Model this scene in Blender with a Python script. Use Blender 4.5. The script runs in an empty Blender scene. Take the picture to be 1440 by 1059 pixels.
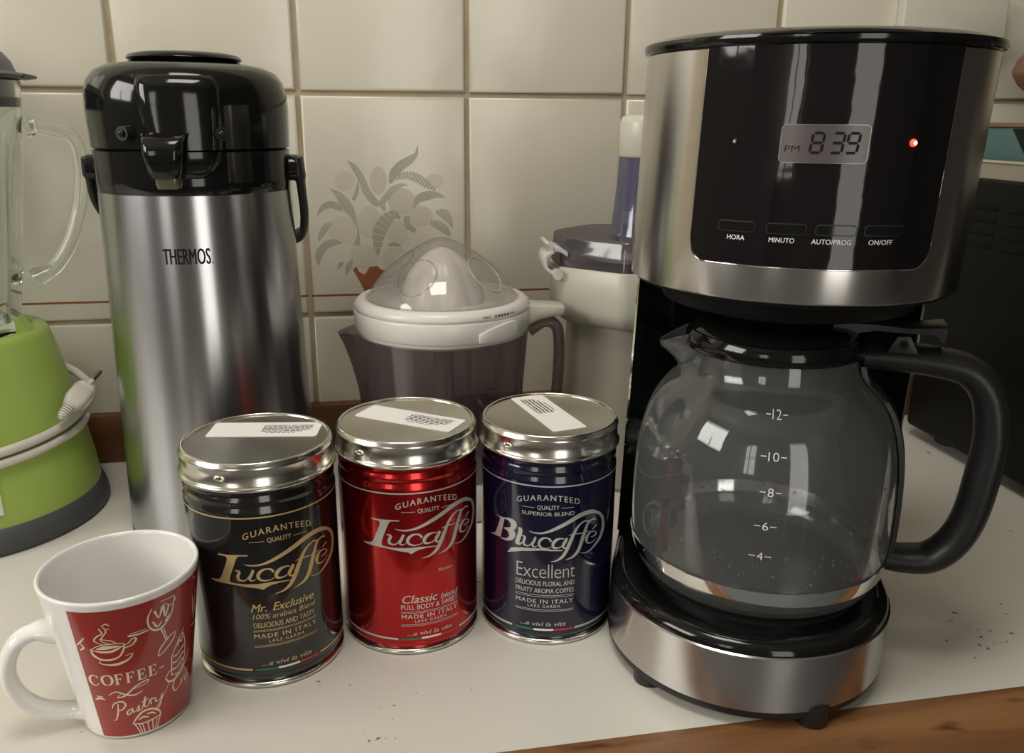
import bpy, bmesh, math, random
from mathutils import Vector, Matrix, geometry
random.seed(7)
PI = math.pi
sc = bpy.context.scene
COL = sc.collection

# ------------------------------------------------------------------ camera, light, exposure
def make_camera():
    pitch, yaw, roll = 0.2954, 0.1868, 0.0083
    cy, sy = math.cos(yaw), math.sin(yaw)
    fwd = Vector((sy*math.cos(pitch), cy*math.cos(pitch), -math.sin(pitch)))
    r = Vector((cy, -sy, 0)); u = r.cross(fwd)
    c, s = math.cos(roll), math.sin(roll)
    r2 = r*c + u*s; u2 = u*c - r*s
    cam = bpy.data.cameras.new('camera'); o = bpy.data.objects.new('camera', cam); COL.objects.link(o)
    m = Matrix((r2, u2, -fwd)).transposed().to_4x4(); m.translation = Vector((0.041, -0.8075, 0.3129))
    o.matrix_world = m
    cam.sensor_fit = 'HORIZONTAL'; cam.sensor_width = 36; cam.lens = 1194.4/1440*36; cam.clip_start = 0.02; cam.clip_end = 50
    sc.camera = o
make_camera()

sc.view_settings.view_transform = 'Standard'; sc.view_settings.look = 'None'
sc.view_settings.gamma = 1; sc.view_settings.use_curve_mapping = False
sc.view_settings.exposure = 0.04

W = bpy.data.worlds.new('world'); sc.world = W; W.use_nodes = True
W.node_tree.nodes['Background'].inputs[0].default_value = (0.9, 0.88, 0.82, 1)
W.node_tree.nodes['Background'].inputs[1].default_value = 0.12

def area(name, loc, target, sx, sy, power, color):
    l = bpy.data.lights.new(name, 'AREA'); l.shape = 'RECTANGLE'; l.size = sx; l.size_y = sy; l.energy = power; l.color = color
    o = bpy.data.objects.new(name, l); COL.objects.link(o); o.location = loc
    o.rotation_euler = (Vector(target)-Vector(loc)).to_track_quat('-Z', 'Y').to_euler()
    return o
# daylight through the two windows and the doorway of the room behind the photographer
area('window_daylight', (-1.62, -2.66, 0.75), (-1.62, 0, 0.75), 0.9, 1.1, 13, (1.0, 0.96, 0.87))
area('doorway_daylight', (0.42, -2.66, 0.35), (0.42, 0, 0.35), 0.62, 1.7, 11, (1.0, 0.95, 0.86))
area('side_window_daylight', (-1.76, -0.85, 0.97), (0.0, -0.62, 0.45), 0.95, 0.80, 24, (1.0, 0.975, 0.90))
area('overhead_fill_light', (-0.05, -0.60, 1.28), (-0.02, -0.25, 0.2), 0.42, 0.42, 6, (1.0, 0.965, 0.885))  # added overhead fill that lifts the counter front; no lamp is known there

# ------------------------------------------------------------------ materials
def nt(name):
    m = bpy.data.materials.new(name); m.use_nodes = True
    return m, m.node_tree, m.node_tree.nodes['Principled BSDF']
def N(t, kind, **kw):
    n = t.nodes.new(kind)
    for k, v in kw.items(): setattr(n, k, v)
    return n
def mat(name, color, rough=0.5, metal=0.0, coat=0.0, spec=0.5, noise=0, nscale=20, bump=0, bscale=60, aniso=0, emit=None, estr=0, trans=0, ior=1.45, alpha=1, sheen=0):
    m, t, b = nt(name)
    b.inputs['Base Color'].default_value = (*color, 1); b.inputs['Roughness'].default_value = rough
    b.inputs['Metallic'].default_value = metal; b.inputs['Coat Weight'].default_value = coat
    b.inputs['Coat Roughness'].default_value = 0.05
    b.inputs['Specular IOR Level'].default_value = spec; b.inputs['IOR'].default_value = ior
    b.inputs['Transmission Weight'].default_value = trans; b.inputs['Alpha'].default_value = alpha
    tc = N(t, 'ShaderNodeTexCoord')
    if noise:
        nz = N(t, 'ShaderNodeTexNoise'); nz.inputs['Scale'].default_value = nscale; nz.inputs['Detail'].default_value = 5
        t.links.new(tc.outputs['Object'], nz.inputs['Vector'])
        mx = N(t, 'ShaderNodeMix', data_type='RGBA'); mx.inputs[6].default_value = (*[c*(1-noise) for c in color], 1)
        mx.inputs[7].default_value = (*[min(1, c*(1+noise)) for c in color], 1)
        t.links.new(nz.outputs['Fac'], mx.inputs[0]); t.links.new(mx.outputs[2], b.inputs['Base Color'])
    if bump:
        nz = N(t, 'ShaderNodeTexNoise'); nz.inputs['Scale'].default_value = bscale; nz.inputs['Detail'].default_value = 3
        t.links.new(tc.outputs['Object'], nz.inputs['Vector'])
        bp = N(t, 'ShaderNodeBump'); bp.inputs['Strength'].default_value = bump; bp.inputs['Distance'].default_value = 0.001
        t.links.new(nz.outputs['Fac'], bp.inputs['Height']); t.links.new(bp.outputs[0], b.inputs['Normal'])
    if aniso:
        tg = N(t, 'ShaderNodeTangent', direction_type='RADIAL', axis='Z')
        b.inputs['Anisotropic'].default_value = aniso; t.links.new(tg.outputs[0], b.inputs['Tangent'])
    if emit:
        b.inputs['Emission Color'].default_value = (*emit, 1); b.inputs['Emission Strength'].default_value = estr
    return m
def brushed(name, color, rough=0.27, aniso=0.7, streak=0.05):
    m, t, b = nt(name)
    b.inputs['Metallic'].default_value = 1; b.inputs['Anisotropic'].default_value = aniso
    tc = N(t, 'ShaderNodeTexCoord'); mp = N(t, 'ShaderNodeMapping'); mp.inputs['Scale'].default_value = (4, 4, 1500)
    nz = N(t, 'ShaderNodeTexNoise'); nz.inputs['Scale'].default_value = 1; nz.inputs['Detail'].default_value = 3
    t.links.new(tc.outputs['Object'], mp.inputs[0]); t.links.new(mp.outputs[0], nz.inputs['Vector'])
    mx = N(t, 'ShaderNodeMix', data_type='RGBA'); mx.inputs[6].default_value = (*[c*(1-streak) for c in color], 1)
    mx.inputs[7].default_value = (*[min(1, c*(1+streak)) for c in color], 1)
    t.links.new(nz.outputs['Fac'], mx.inputs[0]); t.links.new(mx.outputs[2], b.inputs['Base Color'])
    mr = N(t, 'ShaderNodeMapRange'); mr.inputs[3].default_value = rough-0.02; mr.inputs[4].default_value = rough+0.02
    t.links.new(nz.outputs['Fac'], mr.inputs[0]); t.links.new(mr.outputs[0], b.inputs['Roughness'])
    b.inputs['Anisotropic Rotation'].default_value = 0.25
    tg = N(t, 'ShaderNodeTangent', direction_type='RADIAL', axis='Z'); t.links.new(tg.outputs[0], b.inputs['Tangent'])
    return m
def thin_clear(name, tint, gloss=0.08, rough=0.05, haze=0.0, hazecol=(0.5, 0.5, 0.5)):
    """thin see-through plastic sheet: tinted transparency, fresnel reflection, a little milky haze"""
    m = bpy.data.materials.new(name); m.use_nodes = True; t = m.node_tree; t.nodes.clear()
    out = N(t, 'ShaderNodeOutputMaterial'); tr = N(t, 'ShaderNodeBsdfTransparent'); tr.inputs[0].default_value = (*tint, 1)
    gl = N(t, 'ShaderNodeBsdfGlossy'); gl.inputs['Roughness'].default_value = rough
    df = N(t, 'ShaderNodeBsdfDiffuse'); df.inputs[0].default_value = (*hazecol, 1)
    m1 = N(t, 'ShaderNodeMixShader'); m1.inputs[0].default_value = haze
    t.links.new(tr.outputs[0], m1.inputs[1]); t.links.new(df.outputs[0], m1.inputs[2])
    fr = N(t, 'ShaderNodeLayerWeight'); fr.inputs[0].default_value = 0.35
    mr = N(t, 'ShaderNodeMapRange'); mr.inputs[3].default_value = gloss*0.5; mr.inputs[4].default_value = 0.45
    t.links.new(fr.outputs['Fresnel'], mr.inputs[0])
    m2 = N(t, 'ShaderNodeMixShader'); t.links.new(mr.outputs[0], m2.inputs[0]); t.links.new(m1.outputs[0], m2.inputs[1]); t.links.new(gl.outputs[0], m2.inputs[2])
    t.links.new(m2.outputs[0], out.inputs[0]); return m
def glass(name, tint=(1, 1, 1), rough=0.0, haze=0.0, hazecol=(0.4, 0.4, 0.4)):
    m = bpy.data.materials.new(name); m.use_nodes = True; t = m.node_tree; t.nodes.clear()
    out = N(t, 'ShaderNodeOutputMaterial'); g = N(t, 'ShaderNodeBsdfGlass'); g.inputs['Color'].default_value = (*tint, 1); g.inputs['Roughness'].default_value = rough; g.inputs['IOR'].default_value = 1.46
    df = N(t, 'ShaderNodeBsdfDiffuse'); df.inputs[0].default_value = (*hazecol, 1)
    mx = N(t, 'ShaderNodeMixShader'); mx.inputs[0].default_value = haze
    t.links.new(g.outputs[0], mx.inputs[1]); t.links.new(df.outputs[0], mx.inputs[2]); t.links.new(mx.outputs[0], out.inputs[0]); return m

M = {}
def tile_mat(name, stripe):
    m, t, b = nt(name)
    tc = N(t, 'ShaderNodeTexCoord'); oi = N(t, 'ShaderNodeObjectInfo')
    nz = N(t, 'ShaderNodeTexNoise'); nz.inputs['Scale'].default_value = 9; nz.inputs['Detail'].default_value = 4
    t.links.new(tc.outputs['Object'], nz.inputs['Vector'])
    mx = N(t, 'ShaderNodeMix', data_type='RGBA'); mx.inputs[6].default_value = (0.62, 0.58, 0.475, 1); mx.inputs[7].default_value = (0.70, 0.66, 0.55, 1)
    t.links.new(nz.outputs['Fac'], mx.inputs[0]); col = mx.outputs[2]
    hv = N(t, 'ShaderNodeMix', data_type='RGBA', blend_type='MULTIPLY'); hv.inputs[0].default_value = 1
    mr = N(t, 'ShaderNodeMapRange'); mr.inputs[3].default_value = 0.95; mr.inputs[4].default_value = 1.0
    t.links.new(oi.outputs['Random'], mr.inputs[0]); t.links.new(col, hv.inputs[6])
    cb = N(t, 'ShaderNodeCombineColor')
    for i in range(3): t.links.new(mr.outputs[0], cb.inputs[i])
    t.links.new(cb.outputs[0], hv.inputs[7]); col = hv.outputs[2]
    if stripe:   # thin orange line fired on the tile, 16.5 mm above its lower edge
        sp = N(t, 'ShaderNodeSeparateXYZ'); t.links.new(tc.outputs['Object'], sp.inputs[0])
        s1 = N(t, 'ShaderNodeMath', operation='SUBTRACT'); t.links.new(sp.outputs[2], s1.inputs[0]); s1.inputs[1].default_value = 0.0165
        s2 = N(t, 'ShaderNodeMath', operation='ABSOLUTE'); t.links.new(s1.outputs[0], s2.inputs[0])
        s3 = N(t, 'ShaderNodeMath', operation='LESS_THAN'); t.links.new(s2.outputs[0], s3.inputs[0]); s3.inputs[1].default_value = 0.0010
        m3 = N(t, 'ShaderNodeMix', data_type='RGBA'); t.links.new(s3.outputs[0], m3.inputs[0]); t.links.new(col, m3.inputs[6]); m3.inputs[7].default_value = (0.26, 0.10, 0.035, 1); col = m3.outputs[2]
    t.links.new(col, b.inputs['Base Color']); b.inputs['Roughness'].default_value = 0.22
    n2 = N(t, 'ShaderNodeTexNoise'); n2.inputs['Scale'].default_value = 26; n2.inputs['Detail'].default_value = 2; t.links.new(tc.outputs['Object'], n2.inputs['Vector'])
    bp = N(t, 'ShaderNodeBump'); bp.inputs['Strength'].default_value = 0.35; bp.inputs['Distance'].default_value = 0.0015
    t.links.new(n2.outputs['Fac'], bp.inputs['Height']); t.links.new(bp.outputs[0], b.inputs['Normal'])
    return m
M['tile'] = tile_mat('cream_glazed_tile', False); M['tile_stripe'] = tile_mat('cream_glazed_tile_with_line', True)
M['grout'] = mat('dirty_grout', (0.40, 0.33, 0.22), 0.9, noise=0.35, nscale=30, bump=0.6, bscale=200)
def wood(name, c1, c2, rough=0.45, ax=0, sc_=(1, 1, 1)):
    m, t, b = nt(name); tc = N(t, 'ShaderNodeTexCoord'); mp = N(t, 'ShaderNodeMapping'); s = [40, 40, 40]; s[ax] = 3
    mp.inputs['Scale'].default_value = s; nz = N(t, 'ShaderNodeTexNoise'); nz.inputs['Scale'].default_value = 1; nz.inputs['Detail'].default_value = 8; nz.inputs['Distortion'].default_value = 1.2
    t.links.new(tc.outputs['Object'], mp.inputs[0]); t.links.new(mp.outputs[0], nz.inputs['Vector'])
    cr = N(t, 'ShaderNodeValToRGB'); cr.color_ramp.elements[0].position = 0.3; cr.color_ramp.elements[0].color = (*c1, 1); cr.color_ramp.elements[1].position = 0.72; cr.color_ramp.elements[1].color = (*c2, 1)
    t.links.new(nz.outputs['Fac'], cr.inputs[0])
    n2 = N(t, 'ShaderNodeTexNoise'); n2.inputs['Scale'].default_value = 45; n2.inputs['Detail'].default_value = 6; mp2 = N(t, 'ShaderNodeMapping'); mp2.inputs['Scale'].default_value = (.5, 2, 2); mp2.inputs['Rotation'].default_value = (0, .5, .6)
    t.links.new(tc.outputs['Object'], mp2.inputs[0]); t.links.new(mp2.outputs[0], n2.inputs['Vector'])
    c2r = N(t, 'ShaderNodeValToRGB'); c2r.color_ramp.elements[0].position = 0.3; c2r.color_ramp.elements[0].color = (0.25, 0.2, 0.16, 1); c2r.color_ramp.elements[1].position = 0.4; c2r.color_ramp.elements[1].color = (1, 1, 1, 1)
    t.links.new(n2.outputs['Fac'], c2r.inputs[0])
    mx = N(t, 'ShaderNodeMix', data_type='RGBA', blend_type='MULTIPLY'); mx.inputs[0].default_value = 0.8
    t.links.new(cr.outputs[0], mx.inputs[6]); t.links.new(c2r.outputs[0], mx.inputs[7]); t.links.new(mx.outputs[2], b.inputs['Base Color'])
    b.inputs['Roughness'].default_value = rough
    bp = N(t, 'ShaderNodeBump'); bp.inputs['Strength'].default_value = 0.25; bp.inputs['Distance'].default_value = 0.001; t.links.new(nz.outputs['Fac'], bp.inputs['Height']); t.links.new(bp.outputs[0], b.inputs['Normal'])
    return m
M['edge_wood'] = wood('varnished_edge_wood', (0.12, 0.050, 0.018), (0.27, 0.125, 0.050), 0.34)
M['dark_wood'] = wood('backsplash_wood', (0.10, 0.036, 0.014), (0.17, 0.066, 0.026), 0.4)
def laminate():
    m, t, b = nt('white_laminate'); tc = N(t, 'ShaderNodeTexCoord')
    nz = N(t, 'ShaderNodeTexNoise'); nz.inputs['Scale'].default_value = 6; nz.inputs['Detail'].default_value = 6; t.links.new(tc.outputs['Object'], nz.inputs['Vector'])
    mx = N(t, 'ShaderNodeMix', data_type='RGBA'); mx.inputs[6].default_value = (0.60, 0.57, 0.51, 1); mx.inputs[7].default_value = (0.69, 0.665, 0.60, 1); t.links.new(nz.outputs['Fac'], mx.inputs[0])
    n2 = N(t, 'ShaderNodeTexNoise'); n2.inputs['Scale'].default_value = 150; n2.inputs['Detail'].default_value = 3; t.links.new(tc.outputs['Object'], n2.inputs['Vector'])
    n3 = N(t, 'ShaderNodeTexNoise'); n3.inputs['Scale'].default_value = 9; t.links.new(tc.outputs['Object'], n3.inputs['Vector'])
    ad = N(t, 'ShaderNodeMath', operation='MULTIPLY_ADD'); t.links.new(n3.outputs['Fac'], ad.inputs[0]); ad.inputs[1].default_value = 0.5; t.links.new(n2.outputs['Fac'], ad.inputs[2])
    cr = N(t, 'ShaderNodeValToRGB'); cr.color_ramp.elements[0].position = 1.07; cr.color_ramp.elements[0].color = (0, 0, 0, 1); cr.color_ramp.elements[1].position = 1.0
    gt = N(t, 'ShaderNodeMapRange'); gt.inputs[1].default_value = 0.985; gt.inputs[2].default_value = 1.03; t.links.new(ad.outputs[0], gt.inputs[0])
    m2 = N(t, 'ShaderNodeMix', data_type='RGBA'); t.links.new(gt.outputs[0], m2.inputs[0]); t.links.new(mx.outputs[2], m2.inputs[6]); m2.inputs[7].default_value = (0.12, 0.09, 0.06, 1)
    t.links.new(m2.outputs[2], b.inputs['Base Color']); b.inputs['Roughness'].default_value = 0.30
    t.nodes.remove(cr)
    bp = N(t, 'ShaderNodeBump'); bp.inputs['Strength'].default_value = 0.06; bp.inputs['Distance'].default_value = 0.001; t.links.new(n2.outputs['Fac'], bp.inputs['Height']); t.links.new(bp.outputs[0], b.inputs['Normal'])
    return m
M['laminate'] = laminate()
M['plaster'] = mat('room_plaster', (0.36, 0.34, 0.31), 0.9, noise=0.06, nscale=5)
M['dark_wall'] = mat('wall_darkened_for_reflection', (0.07, 0.06, 0.055), 0.8, noise=0.08, nscale=5)  # unseen right wall, coloured dark so the steel head reflects dark on that side
M['ceiling'] = mat('ceiling_paint', (0.55, 0.53, 0.49), 0.9, noise=0.04, nscale=4)
M['floor'] = mat('grey_floor', (0.20, 0.21, 0.22), 0.6, noise=0.12, nscale=8)
M['frame_paint'] = mat('window_frame_paint', (0.6, 0.6, 0.58), 0.5, noise=0.03)
M['cabinet'] = mat('cabinet_board', (0.22, 0.20, 0.18), 0.6, noise=0.08)
M['black_gloss'] = mat('glossy_black_plastic', (0.006, 0.006, 0.006), 0.09, noise=0.2, nscale=50)
M['black_satin'] = mat('satin_black_plastic', (0.012, 0.012, 0.012), 0.38, noise=0.15, nscale=80, bump=0.15, bscale=900)
M['panel_gloss'] = mat('smeared_glossy_black_panel', (0.007, 0.006, 0.007), 0.05, bump=0.35, bscale=26)
M['steel'] = brushed('brushed_steel', (0.56, 0.54, 0.52), 0.24, 0.75)
M['steel_dark'] = brushed('thermos_brushed_steel', (0.40, 0.405, 0.42), 0.25, 0.75)
M['tin'] = mat('tinplate', (0.66, 0.64, 0.58), 0.2, 1, noise=0.05, nscale=90)
M['tin_top'] = mat('tinplate_lid_panel', (0.52, 0.50, 0.43), 0.33, 1, noise=0.07, nscale=60, aniso=0.4)
M['dull_trim'] = mat('dull_metal_trim', (0.25, 0.24, 0.24), 0.3, 0.7, noise=0.05)
M['chrome'] = mat('polished_trim', (0.8, 0.79, 0.77), 0.08, 1, noise=0.03)
M['can_black'] = mat('black_lacquer', (0.008, 0.008, 0.008), 0.14, 0.0, coat=0.6, noise=0.1)
M['can_red'] = mat('red_metallic_lacquer', (0.46, 0.010, 0.010), 0.23, 0.92, coat=0.5, noise=0.05)
M['can_blue'] = mat('navy_lacquer', (0.005, 0.006, 0.026), 0.15, 0.15, coat=0.6, noise=0.1)
M['gold'] = mat('gold_print', (0.62, 0.46, 0.22), 0.42, 0.55, noise=0.05)
M['silver'] = mat('silver_print', (0.62, 0.61, 0.58), 0.4, 0.6, noise=0.05)
M['cream_print'] = mat('cream_print', (0.72, 0.66, 0.50), 0.5, noise=0.03)
M['white_print'] = mat('white_print', (0.78, 0.78, 0.76), 0.5, noise=0.02)
M['flag_green'] = mat('green_print', (0.02, 0.16, 0.08), 0.5, noise=0.05)
M['flag_red'] = mat('red_print', (0.5, 0.03, 0.035), 0.5, noise=0.05)
M['sticker'] = mat('sticker_paper', (0.80, 0.78, 0.75), 0.5, noise=0.03)
M['ink'] = mat('black_ink', (0.012, 0.012, 0.012), 0.6, spec=0.15, noise=0.05)
M['red_ink'] = mat('red_ink', (0.45, 0.10, 0.09), 0.6, noise=0.05)
M['mug_white'] = mat('white_glazed_ceramic', (0.80, 0.78, 0.76), 0.13, coat=0.4, noise=0.02)
M['mug_red'] = mat('brick_red_print', (0.31, 0.030, 0.024), 0.16, coat=0.4, noise=0.04)
M['mug_cream'] = mat('cream_mug_print', (0.78, 0.67, 0.50), 0.2, noise=0.03)
M['green'] = mat('lime_green_plastic', (0.33, 0.46, 0.095), 0.36, noise=0.04, bump=0.12, bscale=1100)
M['grey_plastic'] = mat('dark_grey_plastic', (0.065, 0.065, 0.068), 0.5, noise=0.08)
M['lid_grey'] = mat('grey_lid_plastic', (0.10, 0.10, 0.105), 0.45, noise=0.05)
M['white_plastic'] = mat('white_plastic', (0.66, 0.64, 0.60), 0.28, noise=0.02)
M['offwhite'] = mat('aged_white_plastic', (0.52, 0.50, 0.42), 0.3, noise=0.03)
M['greywhite'] = mat('pale_grey_plastic', (0.36, 0.335, 0.28), 0.4, noise=0.04)
M['cord'] = mat('off_white_cable_plastic', (0.60, 0.56, 0.50), 0.42, noise=0.04)
M['brass'] = mat('plug_pin_metal', (0.30, 0.22, 0.16), 0.3, 1, noise=0.1)
M['jug_glass'] = glass('jug_glass', (0.97, 0.985, 0.97))
M['carafe_glass'] = glass('carafe_glass', (0.97, 0.98, 0.98), haze=0.09, hazecol=(0.40, 0.41, 0.41))
M['smoky'] = thin_clear('smoky_clear_plastic', (0.50, 0.45, 0.455), 0.06, 0.08, 0.16, (0.30, 0.265, 0.27))
M['dome'] = thin_clear('clear_plastic_dome', (0.92, 0.90, 0.90), 0.10, 0.06, 0.05, (0.5, 0.48, 0.48))
M['tinted'] = thin_clear('smoky_lid_plastic', (0.52, 0.49, 0.53), 0.08, 0.08, 0.22, (0.22, 0.20, 0.22))
M['violet'] = thin_clear('violet_clear_plastic', (0.55, 0.54, 0.72), 0.1, 0.06, 0.22, (0.30, 0.29, 0.42))
M['amber'] = thin_clear('grubby_clear_nozzle_plastic', (0.45, 0.42, 0.30), 0.15, 0.2, 0.45, (0.25, 0.22, 0.14))
M['lcd'] = mat('liquid_crystal_window', (0.095, 0.080, 0.080), 0.25, noise=0.04)
M['led'] = mat('lit_red_indicator', (0.9, 0.05, 0.03), 0.3, emit=(1.0, 0.02, 0.012), estr=5)
M['led_core'] = mat('lit_red_indicator_core', (1, 0.4, 0.3), 0.3, emit=(1.0, 0.30, 0.16), estr=7)
M['led_off'] = mat('unlit_indicator', (0.4, 0.38, 0.36), 0.2, noise=0.05)
M['water'] = glass('water_drops', (0.9, 0.9, 0.9))
M['coffee'] = mat('dried_coffee', (0.045, 0.028, 0.018), 0.45, noise=0.5, nscale=80)
M['oven_black'] = mat('black_enamel', (0.005, 0.005, 0.005), 0.5, spec=0.15, noise=0.3, nscale=12)
M['tray'] = mat('cream_enamel', (0.42, 0.38, 0.29), 0.4, noise=0.08)
M['teal'] = mat('teal_card', (0.065, 0.125, 0.118), 0.6, noise=0.06)
M['brown_card'] = mat('brown_card', (0.16, 0.105, 0.06), 0.7, noise=0.12)
M['terracotta'] = mat('terracotta', (0.15, 0.075, 0.045), 0.7, noise=0.12)
M['leaf_print'] = mat('grey_green_tile_print', (0.37, 0.36, 0.27), 0.3, noise=0.12, nscale=60)
M['bloom_print'] = mat('pale_tile_print', (0.555, 0.51, 0.40), 0.3, noise=0.06, nscale=300)
M['pot_print'] = mat('terracotta_tile_print', (0.30, 0.10, 0.045), 0.35, noise=0.15, nscale=120)

# ------------------------------------------------------------------ helpers
def empty(name, loc=(0, 0, 0), rz=0.0, label=None, cat=None, group=None):
    o = bpy.data.objects.new(name, None); COL.objects.link(o); o.location = loc; o.rotation_euler = (0, 0, rz); o.empty_display_size = 0.02
    if label: o['label'] = label
    if cat: o['category'] = cat
    if group: o['group'] = group
    return o
def tag(o, label, cat, group=None):
    o['label'] = label; o['category'] = cat
    if group: o['group'] = group
    return o
def circ2(r, n=64, cx=0, cy=0, a0=0.0): return [(cx+r*math.cos(a0+2*PI*i/n), cy+r*math.sin(a0+2*PI*i/n)) for i in range(n)]
def rrect(w, h, r, n=6, cx=0, cy=0):
    o = []
    for k, (sx, sy) in enumerate(((1, 1), (-1, 1), (-1, -1), (1, -1))):
        for i in range(n+1):
            a = PI/2*k + PI/2*i/n; o.append((cx+sx*(w/2-r)+r*math.cos(a), cy+sy*(h/2-r)+r*math.sin(a)))
    return o
def dshape(R, back, n=40, rc=0.012):
    """semicircular front (towards -y), straight sides, rounded back corners"""
    o = [(R*math.cos(a), R*math.sin(a)) for a in [PI+PI*i/n for i in range(n+1)]]
    for i in range(6): o.append((R-rc+rc*math.cos(PI/2*i/5), back-rc+rc*math.sin(PI/2*i/5)))
    for i in range(6): o.append((-R+rc-rc*math.sin(PI/2*i/5), back-rc+rc*math.cos(PI/2*i/5)))
    return o
def offs(o2, d, cx=0, cy=0):
    """inset an outline by d along its normals"""
    n = len(o2); r = []
    for i in range(n):
        a = Vector(o2[i-1]); b = Vector(o2[i]); c = Vector(o2[(i+1) % n])
        t = (c-a).normalized(); r.append((b.x-t.y*d, b.y+t.x*d))
    return r
def catmull(P, n=8):
    P = [Vector(p) for p in P]; Q = [2*P[0]-P[1]]+P+[2*P[-1]-P[-2]]; out = []
    for i in range(1, len(Q)-2):
        a, b, c, d = Q[i-1:i+3]
        for k in range(n):
            t = k/n; out.append(0.5*((2*b)+(c-a)*t+(2*a-5*b+4*c-d)*t*t+(3*b-a-3*c+d)*t**3))
    out.append(P[-1]); return out
class MB:
    def __init__(s): s.v = []; s.f = []
    def add(s, vs, fs):
        n = len(s.v); s.v += [tuple(v) for v in vs]; s.f += [tuple(i+n for i in f) for f in fs]; return s
    def loft(s, loops, closed=True, caps=(True, True), wrap=False):
        m = len(loops[0]); base = len(s.v)
        for l in loops: s.v += [tuple(p) for p in l]
        nl = len(loops); rng = range(nl if wrap else nl-1)
        for j in rng:
            j2 = (j+1) % nl
            for i in range(m if closed else m-1):
                i2 = (i+1) % m; s.f.append((base+j*m+i, base+j*m+i2, base+j2*m+i2, base+j2*m+i))
        if not wrap and closed:
            if caps[0]: s.f.append(tuple(base+i for i in reversed(range(m))))
            if caps[1]: s.f.append(tuple(base+(nl-1)*m+i for i in range(m)))
        return s
    def lathe(s, prof, n=72, cx=0, cy=0, caps=(False, False), closed_prof=False):
        return s.loft([[(cx+r*math.cos(2*PI*i/n), cy+r*math.sin(2*PI*i/n), z) for i in range(n)] for r, z in prof], True, caps, closed_prof)
    def prism(s, o2, z0, z1, ch=0.0, both=True):
        L = []
        if ch and both: L.append([(x, y, z0) for x, y in offs(o2, ch)]); L.append([(x, y, z0+ch) for x, y in o2])
        else: L.append([(x, y, z0) for x, y in o2])
        if ch:
            L.append([(x, y, z1-ch) for x, y in o2]); L.append([(x, y, z1-ch*0.3) for x, y in offs(o2, ch*0.3)]); L.append([(x, y, z1) for x, y in offs(o2, ch)])
        else: L.append([(x, y, z1) for x, y in o2])
        return s.loft(L)
    def box(s, x0, x1, y0, y1, z0, z1):
        v = [(x, y, z) for z in (z0, z1) for x, y in ((x0, y0), (x1, y0), (x1, y1), (x0, y1))]
        return s.add(v, [(3, 2, 1, 0), (4, 5, 6, 7), (0, 1, 5, 4), (1, 2, 6, 5), (2, 3, 7, 6), (3, 0, 4, 7)])
    def tube(s, pts, rad, n=12, caps=True, flat=None):
        pts = [Vector(p) for p in pts]; m = len(pts)
        if not hasattr(rad, '__len__'): rad = [rad]*m
        loops = []; up = None
        for i, p in enumerate(pts):
            t = (pts[min(i+1, m-1)]-pts[max(i-1, 0)]).normalized()
            if up is None:
                a = Vector((0, 0, 1)) if abs(t.z) < 0.9 else Vector((1, 0, 0)); up = (a-t*a.dot(t)).normalized()
            else: up = (up-t*up.dot(t)).normalized()
            sd = t.cross(up); r = rad[i]; fx, fy = (r, r) if flat is None else (r*flat[0], r*flat[1])
            loops.append([p+up*(fy*math.cos(2*PI*k/n))+sd*(fx*math.sin(2*PI*k/n)) for k in range(n)])
        return s.loft(loops, True, (caps, caps))
    def ball(s, c, r, n=12, m=8, sc_=(1, 1, 1)):
        loops = []
        for j in range(m+1):
            a = -PI/2+PI*j/m; rr = max(1e-5, math.cos(a))
            loops.append([(c[0]+r*sc_[0]*rr*math.cos(2*PI*i/n), c[1]+r*sc_[1]*rr*math.sin(2*PI*i/n), c[2]+r*sc_[2]*math.sin(a)) for i in range(n)])
        return s.loft(loops)
    def map(s, f): s.v = [tuple(f(Vector(v))) for v in s.v]; return s
    def build(s, name, m, parent=None, smooth=35, bevel=0, bseg=2, fix=True):
        me = bpy.data.meshes.new(name); me.from_pydata(s.v, [], s.f)
        bm = bmesh.new(); bm.from_mesh(me)
        if fix: bmesh.ops.recalc_face_normals(bm, faces=bm.faces)
        if bevel:
            es = [e for e in bm.edges if len(e.link_faces) == 2 and e.calc_face_angle(0) > 0.5]
            bmesh.ops.bevel(bm, geom=es, offset=bevel, segments=bseg, affect='EDGES', profile=0.5, clamp_overlap=True)
        bm.to_mesh(me); bm.free()
        me.materials.append(m)
        if smooth:
            me.shade_smooth(); me.set_sharp_from_angle(angle=math.radians(smooth))
        o = bpy.data.objects.new(name, me); COL.objects.link(o)
        if parent: o.parent = parent
        return o
# ---- flat print: text and strokes made in 2D (x, y), then laid on a surface
_tc = {}
def text2d(s, bold=0.0, spacing=1.0):
    key = (s, bold, spacing)
    if key in _tc: return _tc[key]
    cu = bpy.data.curves.new('text', 'FONT'); cu.body = s; cu.size = 1; cu.offset = bold; cu.space_character = spacing; cu.resolution_u = 3
    o = bpy.data.objects.new('text', cu); COL.objects.link(o)
    dg = bpy.context.evaluated_depsgraph_get(); me = o.evaluated_get(dg).to_mesh()
    v = [(p.co.x, p.co.y) for p in me.vertices]; f = [tuple(p.vertices) for p in me.polygons]
    o.evaluated_get(dg).to_mesh_clear(); bpy.data.objects.remove(o); bpy.data.curves.remove(cu)
    _tc[key] = (v, f); return v, f
CAP = None
def fit_text(s, x0, x1, y0, cap, bold=0.0, spacing=1.0, shear=0.0):
    """text laid from x0 to x1 on baseline y0 with the given capital height"""
    global CAP
    if CAP is None:
        hv, _ = text2d('H'); CAP = max(p[1] for p in hv)
    v, f = text2d(s, bold, spacing); xs = [p[0] for p in v]; a, b = min(xs), max(xs); k = (x1-x0-shear*cap*0.8)/(b-a)
    return [(x0+(x-a)*k+shear*y/CAP*cap, y0+y/CAP*cap) for x, y in v], f
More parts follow.
